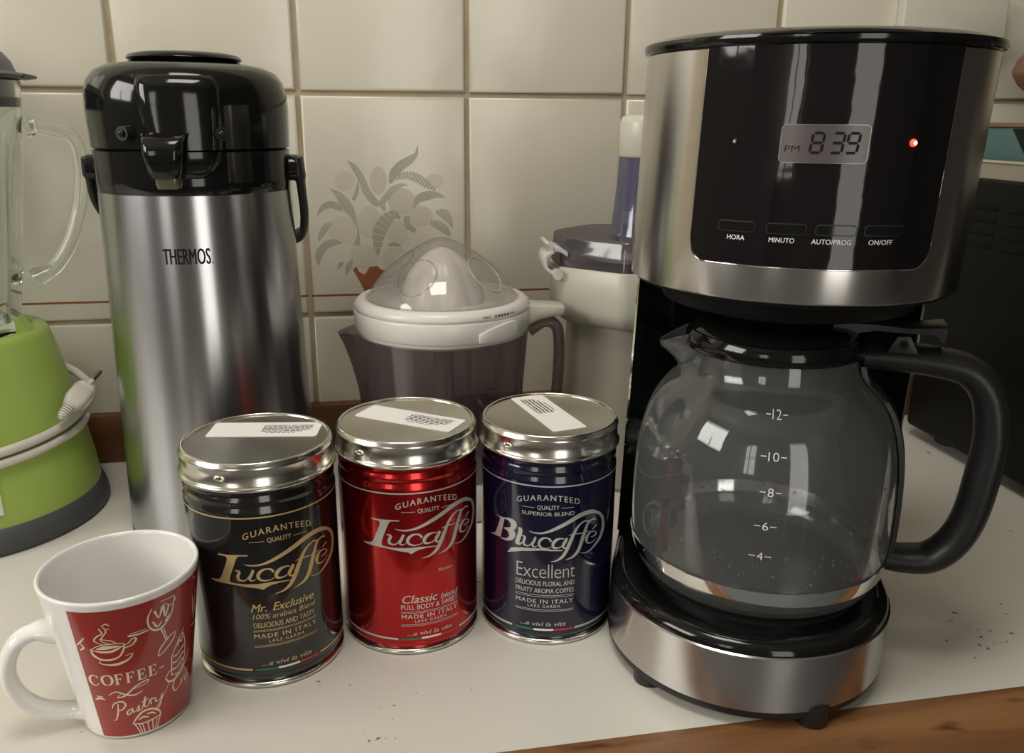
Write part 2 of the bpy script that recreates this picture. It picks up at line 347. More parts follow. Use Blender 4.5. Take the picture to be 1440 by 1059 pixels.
def slice2d(v, f, step):
    bm = bmesh.new(); vv = [bm.verts.new((x, y, 0)) for x, y in v]
    for q in f:
        try: bm.faces.new([vv[i] for i in q])
        except ValueError: pass
    xs = [p[0] for p in v]; x = math.floor(min(xs)/step)*step+step
    while x < max(xs):
        bmesh.ops.bisect_plane(bm, geom=bm.verts[:]+bm.edges[:]+bm.faces[:], plane_co=(x, 0, 0), plane_no=(1, 0, 0)); x += step
    bm.verts.index_update(); out = ([(p.co.x, p.co.y) for p in bm.verts], [tuple(p.index for p in q.verts) for q in bm.faces]); bm.free(); return out
def poly2d(P):
    t = geometry.tessellate_polygon([[Vector((x, y, 0)) for x, y in P]]); return list(P), [tuple(q) for q in t]
def ribbon2d(P, n=6):
    """P: (x, y, width) control points -> smooth tapered stroke"""
    Q = catmull([(p[0], p[1], p[2]) for p in P], n); L = []; R = []
    for i, q in enumerate(Q):
        a, b = Q[max(i-1, 0)], Q[min(i+1, len(Q)-1)]; d = Vector((b.x-a.x, b.y-a.y)); d = d.normalized() if d.length else Vector((1, 0)); w = max(q.z, 0.02)/2
        L.append((q.x-d.y*w, q.y+d.x*w)); R.append((q.x+d.y*w, q.y-d.x*w))
    m = len(Q); return L+R, [(i, i+1, m+i+1, m+i) for i in range(m-1)]
def rail2d(E, n=3):
    """pairs of edge points [x1,y1,x2,y2] -> smooth stroke"""
    A = catmull([(e[0], e[1], 0) for e in E], n); B = catmull([(e[2], e[3], 0) for e in E], n); m = len(A)
    return [(p.x, p.y) for p in A]+[(p.x, p.y) for p in B], [(i, i+1, m+i+1, m+i) for i in range(m-1)]
def line2d(x0, x1, y, w, y1=None): return slice2d([(x0, y-w/2), (x1, (y1 if y1 is not None else y)-w/2), (x1, (y1 if y1 is not None else y)+w/2), (x0, y+w/2)], [(0, 1, 2, 3)], 2)
class Print:
    """collects 2D print (mm) and lays it on a surface by a mapping function"""
    def __init__(s, mapf, step=2.0): s.mb = MB(); s.mapf = mapf; s.step = step; s.k = 0
    def put(s, vf, sl=True, off=0.0):
        v, f = vf
        if sl: v, f = slice2d(v, f, s.step)
        s.mb.add([s.mapf(x, y, off) for x, y in v], f); return s
    def text(s, *a, bend=0.0, bold=0.0, **k):
        if bold > 0:   # heavier letters: the same word laid again a hair to each side
            d = min(bold, .02)*a[4]*1.1 if len(a) > 4 else 0
            for i, dx in enumerate((-d, 0, d)): s.text(a[0], a[1]+dx+d, a[2]+dx-d, *a[3:], bend=bend, bold=0.0, **k)
            return s
        s.k += 1
        v, f = slice2d(*fit_text(*a, bold=bold, **k), s.step)
        if bend: v = [(x, y+bend*x*x) for x, y in v]
        return s.put((v, f), False, (s.k % 5)*0.000012)
    def build(s, name, m, parent): return s.mb.build(name, m, parent, smooth=0, fix=False)

# ------------------------------------------------------------------ the room
def struct(o): o['kind'] = 'structure'; return o
wall = MB().box(-1.9, 2.3, 0.003, 0.12, -0.9, 1.7).build('wall_back', M['grout'], smooth=0); struct(wall)
TW, TH, G = 0.15, 0.20, 0.0046; ZA = 0.3326
def tile_mesh(w, h, m):
    mb = MB(); b = 0.0015; d = 0.0055
    def rect(i, y): return [(i, y, i), (w-i, y, i), (w-i, y, h-i), (i, y, h-i)]
    mb.loft([rect(0, d), rect(0, 0.0018), rect(0.0005, 0.0009), rect(0.0014, 0.0003), rect(0.0028, 0)], caps=(False, True))
    o = mb.build('tile', m, smooth=60); me = o.data; bpy.data.objects.remove(o); return me
full = tile_mesh(TW-G, TH-G, M['tile']); band = tile_mesh(TW-G, TH-G, M['tile_stripe']); lowt = tile_mesh(TW-G, TH-G, M['tile'])
flower_tile = None
for k in range(-5, 10):
    for r in range(-2, 3):
        me = band if r == -1 else full
        o = bpy.data.objects.new('tile', me); COL.objects.link(o); o.parent = wall
        o.location = (k*TW+G/2+random.uniform(-.0004, .0004), random.uniform(-0.0008, 0.0004), ZA+r*TH+G/2)
        o.rotation_euler = (random.uniform(-.0035, .0035), random.uniform(-.0012, .0012), random.uniform(-.0035, .0035))
        if k == 0 and r == -1: flower_tile = o
        if k == 0 and r == -1: o.rotation_euler = (0, 0, 0)
FL = {"leaf":[[[40.01,274.54,40.37,274.93],[40.57,273.55,41.41,274.45],[41.14,272.56,42.47,274.02],[41.69,271.59,43.54,273.57],[42.22,270.62,44.62,273.06],[42.73,269.68,45.71,272.42],[43.23,268.72,46.75,271.62],[43.77,267.71,47.73,270.71],[44.35,266.67,48.64,269.7],[44.96,265.59,49.51,268.62],[45.57,264.47,50.34,267.47],[46.17,263.33,51.14,266.29],[46.75,262.16,51.92,265.07],[47.3,260.96,52.67,263.79],[47.85,259.71,53.39,262.45],[48.4,258.4,54.08,261.08],[48.95,257.07,54.73,259.7],[49.49,255.73,55.35,258.34],[50.0,254.42,55.96,256.97],[50.46,253.15,56.55,255.55],[50.89,251.85,57.07,254.13],[51.32,250.48,57.55,252.77],[51.79,249.06,58.02,251.5],[52.34,247.61,58.49,250.33],[52.97,246.16,59.0,249.27],[53.68,244.77,59.61,248.23],[54.42,243.44,60.29,247.18],[55.19,242.17,61.02,246.15],[55.99,240.96,61.77,245.14],[56.8,239.84,62.51,244.15],[57.65,238.79,63.18,243.22],[58.58,237.78,63.81,242.35],[59.57,236.87,64.46,241.49],[60.54,236.06,65.13,240.62],[61.46,235.38,65.79,239.77],[62.29,234.81,66.4,238.94],[62.99,234.36,66.91,238.17],[63.59,234.02,67.27,237.52],[64.11,233.79,67.48,236.98],[64.58,233.64,67.6,236.51],[65.01,233.54,67.69,236.08],[65.45,233.43,67.77,235.64],[65.91,233.28,67.9,235.17]],[[103.44,288.5,103.97,288.43],[102.99,287.18,104.01,287.08],[102.62,285.81,104.11,285.7],[102.24,284.47,104.2,284.29],[101.81,283.24,104.23,282.83],[101.28,282.21,104.09,281.33],[100.63,281.42,103.69,279.8],[99.84,280.83,103.0,278.33],[98.9,280.35,102.13,276.97],[97.81,279.91,101.14,275.72],[96.58,279.44,100.1,274.58],[95.24,278.88,99.07,273.51],[93.91,278.24,97.99,272.46],[92.65,277.62,96.69,271.37],[91.3,277.0,95.26,270.34],[89.8,276.28,93.86,269.4],[88.2,275.44,92.57,268.54],[86.54,274.43,91.43,267.73],[84.95,273.26,90.46,266.92],[83.51,272.01,89.51,266.0],[82.19,270.71,88.54,264.98],[80.95,269.35,87.59,263.91],[79.83,267.93,86.66,262.84],[78.84,266.45,85.73,261.78],[78.0,264.88,84.82,260.8],[77.37,263.21,83.94,259.91],[76.98,261.53,83.03,258.97],[76.79,259.92,82.06,257.92],[76.72,258.37,81.06,256.78],[76.66,256.88,80.04,255.59],[76.53,255.39,79.01,254.41]],[[83.83,257.61,82.82,261.44],[85.53,257.85,84.3,262.09],[87.23,258.15,85.78,262.82],[88.85,258.42,87.35,263.57],[90.33,258.6,89.05,264.28],[91.65,258.65,90.92,264.86],[92.81,258.55,92.92,265.19],[93.99,258.31,94.93,265.24],[95.25,257.95,96.89,265.1],[96.56,257.5,98.8,264.78],[97.89,256.97,100.65,264.33],[99.23,256.39,102.41,263.76],[100.5,255.82,104.12,263.06],[101.63,255.26,105.81,262.19],[102.74,254.61,107.37,261.18],[103.94,253.84,108.75,260.11],[105.28,253.0,110.0,259.03],[106.78,252.11,111.17,257.94],[108.42,251.28,112.35,256.83],[110.15,250.55,113.62,255.61],[111.95,249.89,114.93,254.26],[113.82,249.25,116.26,252.85],[115.73,248.63,117.59,251.39],[117.63,248.01,118.93,249.94],[119.5,247.38,120.27,248.51]],[[93.32,253.21,93.26,252.41],[92.35,253.51,92.21,252.22],[91.4,253.87,91.16,252.07],[90.4,254.24,90.16,251.92],[89.3,254.54,89.25,251.72],[88.05,254.7,88.43,251.44],[86.69,254.64,87.67,251.05],[85.3,254.37,86.84,250.53],[83.9,253.96,85.93,249.88],[82.49,253.42,84.99,249.14],[81.1,252.76,84.03,248.33],[79.74,252.0,83.07,247.48],[78.41,251.12,82.15,246.64],[77.11,250.08,81.23,245.75],[75.87,248.89,80.24,244.74],[74.71,247.64,79.21,243.64],[73.63,246.39,78.16,242.51],[72.63,245.2,77.15,241.38],[71.78,244.18,76.15,240.28],[70.99,243.34,75.12,239.24],[70.14,242.51,74.16,238.34],[69.2,241.58,73.38,237.63],[68.25,240.44,72.86,237.11],[67.44,238.97,72.58,236.81],[67.03,237.17,72.4,236.61],[67.21,235.37,72.25,236.18],[67.79,233.82,72.26,235.32],[68.57,232.46,72.46,234.15],[69.4,231.23,72.78,232.79],[70.19,230.07,73.15,231.35],[70.88,228.93,73.43,229.95]],[[23.36,249.7,23.68,250.14],[24.2,248.61,24.99,249.72],[25.06,247.52,26.32,249.35],[25.9,246.46,27.67,248.96],[26.68,245.4,29.05,248.51],[27.38,244.36,30.43,247.92],[27.97,243.33,31.8,247.16],[28.51,242.25,33.1,246.25],[29.02,241.09,34.33,245.24],[29.53,239.87,35.48,244.19],[30.07,238.6,36.54,243.13],[30.67,237.31,37.51,242.09],[31.32,236.05,38.42,241.06],[31.98,234.88,39.29,239.99],[32.65,233.76,40.13,238.88],[33.34,232.66,40.91,237.73],[34.04,231.59,41.63,236.55],[34.77,230.55,42.3,235.35],[35.53,229.51,42.91,234.14],[36.32,228.52,43.42,232.94],[37.14,227.61,43.87,231.74],[37.96,226.75,44.28,230.48],[38.78,225.88,44.66,229.15],[39.62,224.94,45.02,227.74],[40.46,223.88,45.38,226.22],[41.33,222.66,45.74,224.59],[42.22,221.29,46.05,222.87],[43.13,219.83,46.34,221.1],[44.05,218.3,46.62,219.31],[44.98,216.77,46.89,217.52],[45.9,215.26,47.17,215.77]],[[10.52,225.97,10.1,226.27],[11.73,227.05,10.75,227.73],[12.95,228.19,11.35,229.26],[14.14,229.31,11.98,230.81],[15.29,230.3,12.69,232.35],[16.36,231.09,13.57,233.84],[17.34,231.63,14.69,235.17],[18.33,232.06,16.0,236.28],[19.39,232.44,17.4,237.18],[20.46,232.74,18.9,237.91],[21.5,232.95,20.45,238.45],[22.46,233.05,22.02,238.79],[23.23,233.06,23.65,238.92],[23.9,232.95,25.34,238.76],[24.68,232.7,26.92,238.31],[25.59,232.31,28.33,237.69],[26.55,231.85,29.56,236.98],[27.52,231.39,30.6,236.24],[28.39,231.02,31.49,235.5],[29.07,230.83,32.26,234.64],[29.68,230.67,32.81,233.69],[30.34,230.45,33.13,232.77],[31.05,230.15,33.3,231.91],[31.82,229.78,33.42,231.11],[32.59,229.43,33.62,230.33]],[[10.53,202.38,10.04,202.58],[11.36,203.37,10.18,203.84],[12.19,204.37,10.27,205.11],[13.0,205.34,10.37,206.39],[13.81,206.27,10.54,207.7],[14.6,207.16,10.83,209.06],[15.38,208.04,11.29,210.42],[16.22,208.99,11.91,211.78],[17.12,210.02,12.63,213.16],[18.03,211.08,13.46,214.51],[18.91,212.1,14.36,215.79],[19.72,213.04,15.33,216.96],[20.39,213.85,16.36,218.0],[20.91,214.51,17.48,218.82],[21.39,215.16,18.62,219.39],[21.92,215.83,19.7,219.74],[22.53,216.56,20.69,219.95],[23.21,217.32,21.62,220.12],[23.9,218.1,22.54,220.37]],[[9.15,179.14,8.75,179.16],[9.88,180.99,8.35,181.05],[10.59,182.91,7.85,182.96],[11.29,184.77,7.35,184.92],[12.01,186.48,6.97,186.94],[12.71,187.92,6.84,189.07],[13.4,189.09,7.11,191.23],[14.09,190.21,7.78,193.26],[14.82,191.41,8.72,195.11],[15.59,192.59,9.88,196.81],[16.4,193.73,11.18,198.35],[17.24,194.76,12.59,199.72],[18.07,195.61,14.08,200.95],[18.94,196.28,15.71,202.01],[19.96,196.9,17.43,202.86],[21.1,197.46,19.16,203.48],[22.31,197.97,20.85,203.91],[23.52,198.43,22.47,204.16],[24.58,198.84,24.02,204.26],[25.46,199.18,25.56,204.12],[26.34,199.45,26.95,203.73],[27.36,199.64,28.13,203.17],[28.48,199.78,29.16,202.56],[29.67,199.91,30.12,201.96],[30.86,200.07,31.12,201.43]],[[64.89,187.69,64.07,187.64],[65.45,189.58,63.35,189.43],[65.99,191.47,62.58,191.18],[66.54,193.32,61.81,192.97],[67.1,195.1,61.09,194.86],[67.69,196.81,60.51,196.89],[68.31,198.5,60.12,199.05],[68.97,200.32,59.9,201.27],[69.66,202.24,59.8,203.58],[70.36,204.14,59.84,205.96],[71.07,205.95,60.03,208.39],[71.78,207.61,60.41,210.82],[72.47,209.03,61.0,213.2],[73.18,210.34,61.82,215.48],[73.95,211.66,62.82,217.62],[74.76,212.98,63.96,219.61],[75.58,214.27,65.21,221.43],[76.39,215.5,66.54,223.08],[77.16,216.67,67.91,224.53],[77.91,217.82,69.36,225.83],[78.62,218.96,70.96,227.03],[79.26,219.98,72.7,228.11],[79.77,220.84,74.58,229.02],[80.1,221.49,76.64,229.68],[80.12,221.94,78.95,229.98],[80.06,222.34,81.27,229.59],[80.54,222.64,83.05,228.63],[81.53,222.65,84.3,227.5],[82.81,222.43,85.26,226.37],[84.25,222.12,86.07,225.32],[85.65,221.94,86.92,224.38]],[[99.25,231.7,98.51,232.04],[100.42,232.91,98.7,233.64],[101.57,234.19,98.79,235.3],[102.69,235.41,98.91,237.02],[103.76,236.43,99.19,238.81],[104.72,237.13,99.79,240.65],[105.52,237.5,100.89,242.42],[106.32,237.75,102.4,243.89],[107.29,238.03,104.08,245.0],[108.44,238.33,105.8,245.83],[109.71,238.64,107.51,246.45],[111.07,238.97,109.13,246.89],[112.39,239.31,110.67,247.23],[113.59,239.66,112.25,247.45],[114.75,240.01,113.89,247.52],[115.93,240.35,115.5,247.45],[117.14,240.67,117.07,247.25],[118.35,240.95,118.59,246.96],[119.54,241.19,120.09,246.58],[120.69,241.36,121.54,246.09],[121.88,241.47,122.89,245.45],[123.16,241.52,124.13,244.74],[124.5,241.52,125.28,244.01],[125.87,241.52,126.4,243.28],[127.24,241.54,127.54,242.59]],[[119.29,226.88,119.76,229.58],[120.43,226.19,120.98,229.88],[121.62,225.5,122.21,230.29],[122.69,224.83,123.56,230.69],[123.53,224.19,125.08,230.94],[124.05,223.64,126.8,230.87],[124.34,223.22,128.57,230.34],[124.68,222.83,130.1,229.43],[125.17,222.39,131.32,228.33],[125.77,221.85,132.31,227.09],[126.5,221.19,133.09,225.78],[127.34,220.38,133.73,224.41],[128.24,219.49,134.29,222.95],[129.2,218.52,134.78,221.3],[130.26,217.39,135.1,219.53],[131.4,216.11,135.3,217.72],[132.59,214.74,135.44,215.89],[133.79,213.34,135.57,214.08],[134.97,211.99,135.74,212.32]],[[113.94,215.99,114.99,219.99],[115.17,215.29,116.32,220.05],[116.41,214.59,117.65,220.19],[117.55,213.92,119.09,220.31],[118.54,213.28,120.66,220.3],[119.37,212.69,122.35,220.05],[120.1,212.16,124.08,219.47],[120.94,211.56,125.7,218.57],[121.97,210.83,127.18,217.49],[123.1,210.04,128.51,216.29],[124.27,209.22,129.69,215.03],[125.42,208.43,130.7,213.78],[126.45,207.78,131.56,212.55],[127.33,207.31,132.23,211.29],[128.17,206.92,132.65,210.02],[129.05,206.48,132.85,208.83],[129.96,205.98,132.91,207.73],[130.9,205.42,132.93,206.68],[131.86,204.86,133.04,205.61]],[[33.79,170.82,33.42,170.97],[34.74,171.93,33.48,172.42],[35.74,173.03,33.48,173.9],[36.74,174.12,33.49,175.38],[37.67,175.2,33.57,176.86],[38.49,176.27,33.8,178.3],[39.15,177.35,34.25,179.66],[39.63,178.5,34.94,180.9],[39.98,179.72,35.82,181.99],[40.25,181.02,36.8,182.97],[40.48,182.37,37.84,183.88],[40.73,183.73,38.87,184.77],[41.02,185.06,39.83,185.72]],[[26.53,175.84,26.2,176.08],[27.3,176.34,26.41,176.98],[28.11,176.83,26.57,177.91],[28.91,177.32,26.75,178.86],[29.67,177.79,26.97,179.77],[30.32,178.27,27.29,180.63],[30.84,178.76,27.74,181.38],[31.21,179.31,28.33,181.96],[31.49,179.92,29.01,182.38],[31.72,180.6,29.73,182.67],[31.94,181.33,30.46,182.89],[32.17,182.06,31.18,183.1],[32.44,182.78,31.87,183.36]],[[44.8,239.26,42.4,240.36],[45.51,240.53,42.97,241.72],[46.27,241.76,43.54,243.08],[47.05,243.02,44.1,244.4],[47.79,244.35,44.63,245.7],[48.45,245.78,45.14,246.96],[48.95,247.31,45.64,248.23],[49.26,248.93,46.15,249.56],[49.38,250.56,46.67,250.97],[49.4,252.19,47.19,252.46],[49.35,253.81,47.72,253.99],[49.3,255.41,48.25,255.54],[49.3,257.0,48.78,257.07]],[[48.4,197.68,41.81,199.18],[48.35,198.95,42.46,200.38],[48.31,200.21,43.16,201.53],[48.3,201.53,43.84,202.61],[48.28,202.92,44.46,203.68],[48.23,204.37,45.01,204.8],[48.14,205.88,45.44,206.04],[47.99,207.45,45.72,207.43],[47.81,209.05,45.89,208.95],[47.59,210.68,45.97,210.55],[47.37,212.32,46.01,212.2],[47.15,213.95,46.05,213.86],[46.94,215.55,46.13,215.49]],[[87.54,196.41,72.43,197.78],[86.41,197.17,73.69,198.32],[85.28,197.93,74.94,198.86],[84.15,198.68,76.19,199.4],[83.03,199.43,77.45,199.94],[81.9,200.19,78.7,200.47],[80.78,200.94,79.96,201.01]],[[89.08,224.17,94.55,224.74],[89.19,222.85,94.69,223.27],[89.21,221.48,94.76,221.75],[89.25,219.97,94.83,220.39],[89.39,218.33,94.94,219.23],[89.77,216.59,95.11,218.31],[90.56,214.85,95.36,217.6],[91.74,213.35,95.78,216.93],[93.11,212.19,96.48,216.13],[94.53,211.26,97.44,215.25],[95.92,210.47,98.59,214.31],[97.23,209.74,99.83,213.3],[98.45,208.96,100.99,212.27]]],"pot":[[40.39,175.63],[43.52,178.35],[46.69,172.68],[51.41,170.45],[55.82,177.37],[62.76,178.61],[66.77,175.01],[70.87,173.5],[65.02,165.16],[60.7,161.02],[57.65,153.99],[50.73,154.19],[46.95,162.81]],"bloom":[[[74.88,256.91],[74.36,253.01],[73.12,249.48],[71.29,246.69],[69.05,244.9],[66.61,244.3],[64.22,244.94],[62.11,246.76],[60.5,249.57],[59.53,253.09],[59.31,256.98],[59.85,260.86],[61.09,264.34],[62.91,267.1],[65.13,268.87],[67.55,269.47],[69.92,268.86],[72.02,267.08],[73.65,264.3],[74.63,260.8]],[[93.31,209.06],[92.73,205.56],[91.23,202.42],[88.95,199.94],[86.12,198.38],[83.03,197.88],[79.98,198.49],[77.27,200.15],[75.16,202.7],[73.86,205.88],[73.5,209.37],[74.1,212.84],[75.61,215.95],[77.87,218.4],[80.67,219.95],[83.73,220.46],[86.77,219.87],[89.48,218.24],[91.6,215.72],[92.92,212.56]],[[45.97,256.78],[45.4,254.17],[43.97,251.82],[41.82,249.96],[39.17,248.78],[36.28,248.38],[33.43,248.81],[30.91,250.03],[28.95,251.91],[27.76,254.27],[27.45,256.87],[28.03,259.47],[29.46,261.8],[31.59,263.64],[34.22,264.82],[37.1,265.22],[39.93,264.81],[42.46,263.61],[44.42,261.74],[45.63,259.39]],[[126.92,256.39],[126.49,254.4],[125.28,252.6],[123.43,251.18],[121.1,250.28],[118.54,249.98],[116.0,250.31],[113.72,251.24],[111.93,252.68],[110.8,254.48],[110.44,256.47],[110.88,258.45],[112.09,260.23],[113.93,261.64],[116.24,262.55],[118.79,262.85],[121.32,262.53],[123.6,261.61],[125.41,260.18],[126.55,258.38]],[[45.74,212.81],[44.94,209.02],[42.96,205.62],[39.99,202.95],[36.33,201.26],[32.34,200.73],[28.42,201.4],[24.95,203.21],[22.27,205.97],[20.65,209.41],[20.23,213.19],[21.05,216.94],[23.03,220.3],[25.97,222.95],[29.59,224.62],[33.54,225.17],[37.44,224.53],[40.91,222.76],[43.62,220.03],[45.28,216.6]],[[101.1,237.95],[100.36,234.19],[98.42,230.8],[95.46,228.12],[91.78,226.42],[87.74,225.87],[83.74,226.52],[80.17,228.29],[77.4,231.02],[75.68,234.43],[75.18,238.19],[75.93,241.92],[77.88,245.27],[80.81,247.92],[84.45,249.6],[88.46,250.17],[92.43,249.55],[95.99,247.81],[98.79,245.11],[100.55,241.72]],[[68.39,219.3],[67.69,214.67],[65.98,210.49],[63.44,207.2],[60.32,205.1],[56.92,204.42],[53.58,205.21],[50.65,207.4],[48.39,210.77],[47.04,214.97],[46.72,219.59],[47.45,224.18],[49.16,228.3],[51.68,231.56],[54.77,233.62],[58.13,234.31],[61.43,233.56],[64.37,231.42],[66.64,228.1],[68.03,223.93]],[[116.67,224.15],[116.07,221.19],[114.44,218.52],[111.93,216.42],[108.81,215.09],[105.37,214.67],[101.95,215.19],[98.9,216.6],[96.51,218.76],[95.02,221.46],[94.56,224.42],[95.18,227.37],[96.81,230.01],[99.3,232.09],[102.4,233.4],[105.81,233.84],[109.21,233.34],[112.26,231.95],[114.66,229.81],[116.19,227.12]],[[63.11,187.69],[62.37,184.26],[60.49,181.18],[57.66,178.77],[54.14,177.26],[50.3,176.8],[46.52,177.43],[43.16,179.1],[40.55,181.63],[38.95,184.76],[38.51,188.2],[39.27,191.61],[41.15,194.65],[43.96,197.04],[47.44,198.54],[51.24,199.01],[55.01,198.4],[58.37,196.77],[61.0,194.27],[62.63,191.14]],[[90.76,187.12],[90.14,184.53],[88.49,182.21],[85.97,180.4],[82.83,179.27],[79.39,178.94],[75.97,179.43],[72.92,180.69],[70.54,182.61],[69.06,184.98],[68.61,187.58],[69.24,190.15],[70.89,192.44],[73.39,194.24],[76.5,195.37],[79.92,195.71],[83.33,195.24],[86.38,193.99],[88.78,192.09],[90.29,189.73]]]}
flower_tile['label'] = 'tile with a grey-green potted plant printed on it'
def fmap(x, z, off=0): return (x/1000-flower_tile.location.x, -0.0002-off, z/1000-flower_tile.location.z)
p = Print(fmap)
for i, b in enumerate(FL['bloom']): p.put(poly2d(b), False, off=-0.00012+i*0.000006)
p.build('printed_blooms', M['bloom_print'], flower_tile)
p = Print(fmap)
for i, E in enumerate(FL['leaf']):
    v, f = rail2d(E, 2)
    if i in (0, 2, 3, 4, 6, 8, 10, 11): f = [q for j, q in enumerate(f) if j % 3 != 2 or i == 8 and j % 6 != 2]
    p.put((v, f), False, off=i*0.000004)
p.build('printed_leaves', M['leaf_print'], flower_tile)
Print(fmap).put(poly2d(FL['pot']), False).build('printed_pot', M['pot_print'], flower_tile)

struct(MB().box(-1.9, 2.3, -0.012, 0.003, 0.0, 0.0463).build('trim_1', M['dark_wood'], bevel=0.0012))
struct(MB().box(-1.9, 2.3, -3.2, 0.12, -0.95, -0.9).build('floor', M['floor'], smooth=0))
struct(MB().box(-1.9, 2.3, -2.8, 0.12, 1.7, 1.76).build('ceiling', M['ceiling'], smooth=0))
def wall_with_hole(name, x0, x1, y0, y1, hx0, hx1, hz0, hz1, axis='x'):
    mb = MB()
    if axis == 'x':
        mb.box(x0, hx0, y0, y1, -.9, 1.7); mb.box(hx1, x1, y0, y1, -.9, 1.7)
        if hz0 > -.9: mb.box(hx0, hx1, y0, y1, -.9, hz0)
        mb.box(hx0, hx1, y0, y1, hz1, 1.7)
    else:
        mb.box(x0, x1, y0, hx0, -.9, 1.7); mb.box(x0, x1, hx1, y1, -.9, 1.7); mb.box(x0, x1, hx0, hx1, -.9, hz0); mb.box(x0, x1, hx0, hx1, hz1, 1.7)
    return struct(mb.build(name, M['plaster'], smooth=0))
mb = MB()
mb.box(-1.9, -2.08+.01, -2.8, -2.7, -.9, 1.7); mb.v = []; mb.f = []
for x0, x1, z0, z1 in ((-1.9, 2.3, 1.3, 1.7), (-1.17, 0.11, -.9, 1.3), (0.73, 2.3, -.9, 1.3), (-1.9, -1.17, -.9, 0.2)): mb.box(x0, x1, -2.8, -2.7, z0, z1)
struct(mb.build('wall_front', M['plaster'], smooth=0))
wall_with_hole('wall_left', -1.9, -1.8, -2.8, 0.12, -1.35, -0.35, 0.55, 1.38, 'y')
struct(MB().box(2.3, 2.4, -2.8, 0.12, -.9, 1.7).build('wall_right', M['dark_wall'], smooth=0))
def window(name, x0, x1, z0, z1, y, nx, nz):
    w = empty(name, (0, 0, 0)); struct(w); t = 0.035
    mb = MB()
    for a, b in ((x0, x0+t), (x1-t, x1)): mb.box(a, b, y-.03, y+.03, z0, z1)
    for a, b in ((z0, z0+t), (z1-t, z1)): mb.box(x0, x1, y-.028, y+.028, a, b)
    mb.build('window_frame', M['frame_paint'], w, smooth=0)
    for i in range(1, nx): c = x0+(x1-x0)*i/nx; MB().box(c-.014, c+.014, y-.015, y+.015, z0+t, z1-t).build('glazing_bar', M['frame_paint'], w, smooth=0)
    for i in range(1, nz): c = z0+(z1-z0)*i/nz; MB().box(x0+t, x1-t, y-.013, y+.013, c-.012, c+.012).build('glazing_bar', M['frame_paint'], w, smooth=0)
window('window_1', -1.9, -1.17, 0.2, 1.3, -2.62, 2, 2)
d1 = empty('door_1'); struct(d1)
mb = MB()
for a, b in ((0.06, 0.12), (0.72, 0.78)): mb.box(a, b, -2.7, -2.64, -.9, 1.36)
mb.box(0.06, 0.78, -2.7, -2.64, 1.3, 1.36); mb.build('door_frame', M['frame_paint'], d1, smooth=0)
w2 = empty('window_2'); struct(w2); mb = MB()
for a, b in ((-1.35, -1.32), (-.38, -.35), (-.865, -.835)): mb.box(-1.83, -1.79, a, b, .55, 1.38)
for a, b in ((.55, .58), (1.35, 1.38)): mb.box(-1.828, -1.792, -1.35, -.35, a, b)
mb.build('window_frame', M['frame_paint'], w2, smooth=0)

# ------------------------------------------------------------------ worktop
ct = empty('countertop', (0, 0, 0), label='white laminate worktop with scratched brown wooden front edge along the tiled wall', cat='countertop')
MB().box(-1.79, 2.28, -0.4504, -0.001, -0.03, 0.0).build('top_surface', M['laminate'], ct, smooth=0)
o2 = [(-0.4506, 0.0), (-0.4506, -0.034), (-0.474, -0.034), (-0.4805, -0.030), (-0.4825, -0.022), (-0.482, -0.012), (-0.479, -0.006), (-0.473, -0.0015), (-0.464, 0.0)]
MB().loft([[(x, a, b) for a, b in o2] for x in [-1.79+4.07*i/60 for i in range(61)]]).build('wooden_edge', M['edge_wood'], ct, smooth=50)
struct(MB().box(-1.78, 2.25, -0.39, -0.02, -0.899, -0.0345).build('base_cabinet', M['cabinet'], smooth=0))  # unseen base cabinet under the worktop, kept as structure

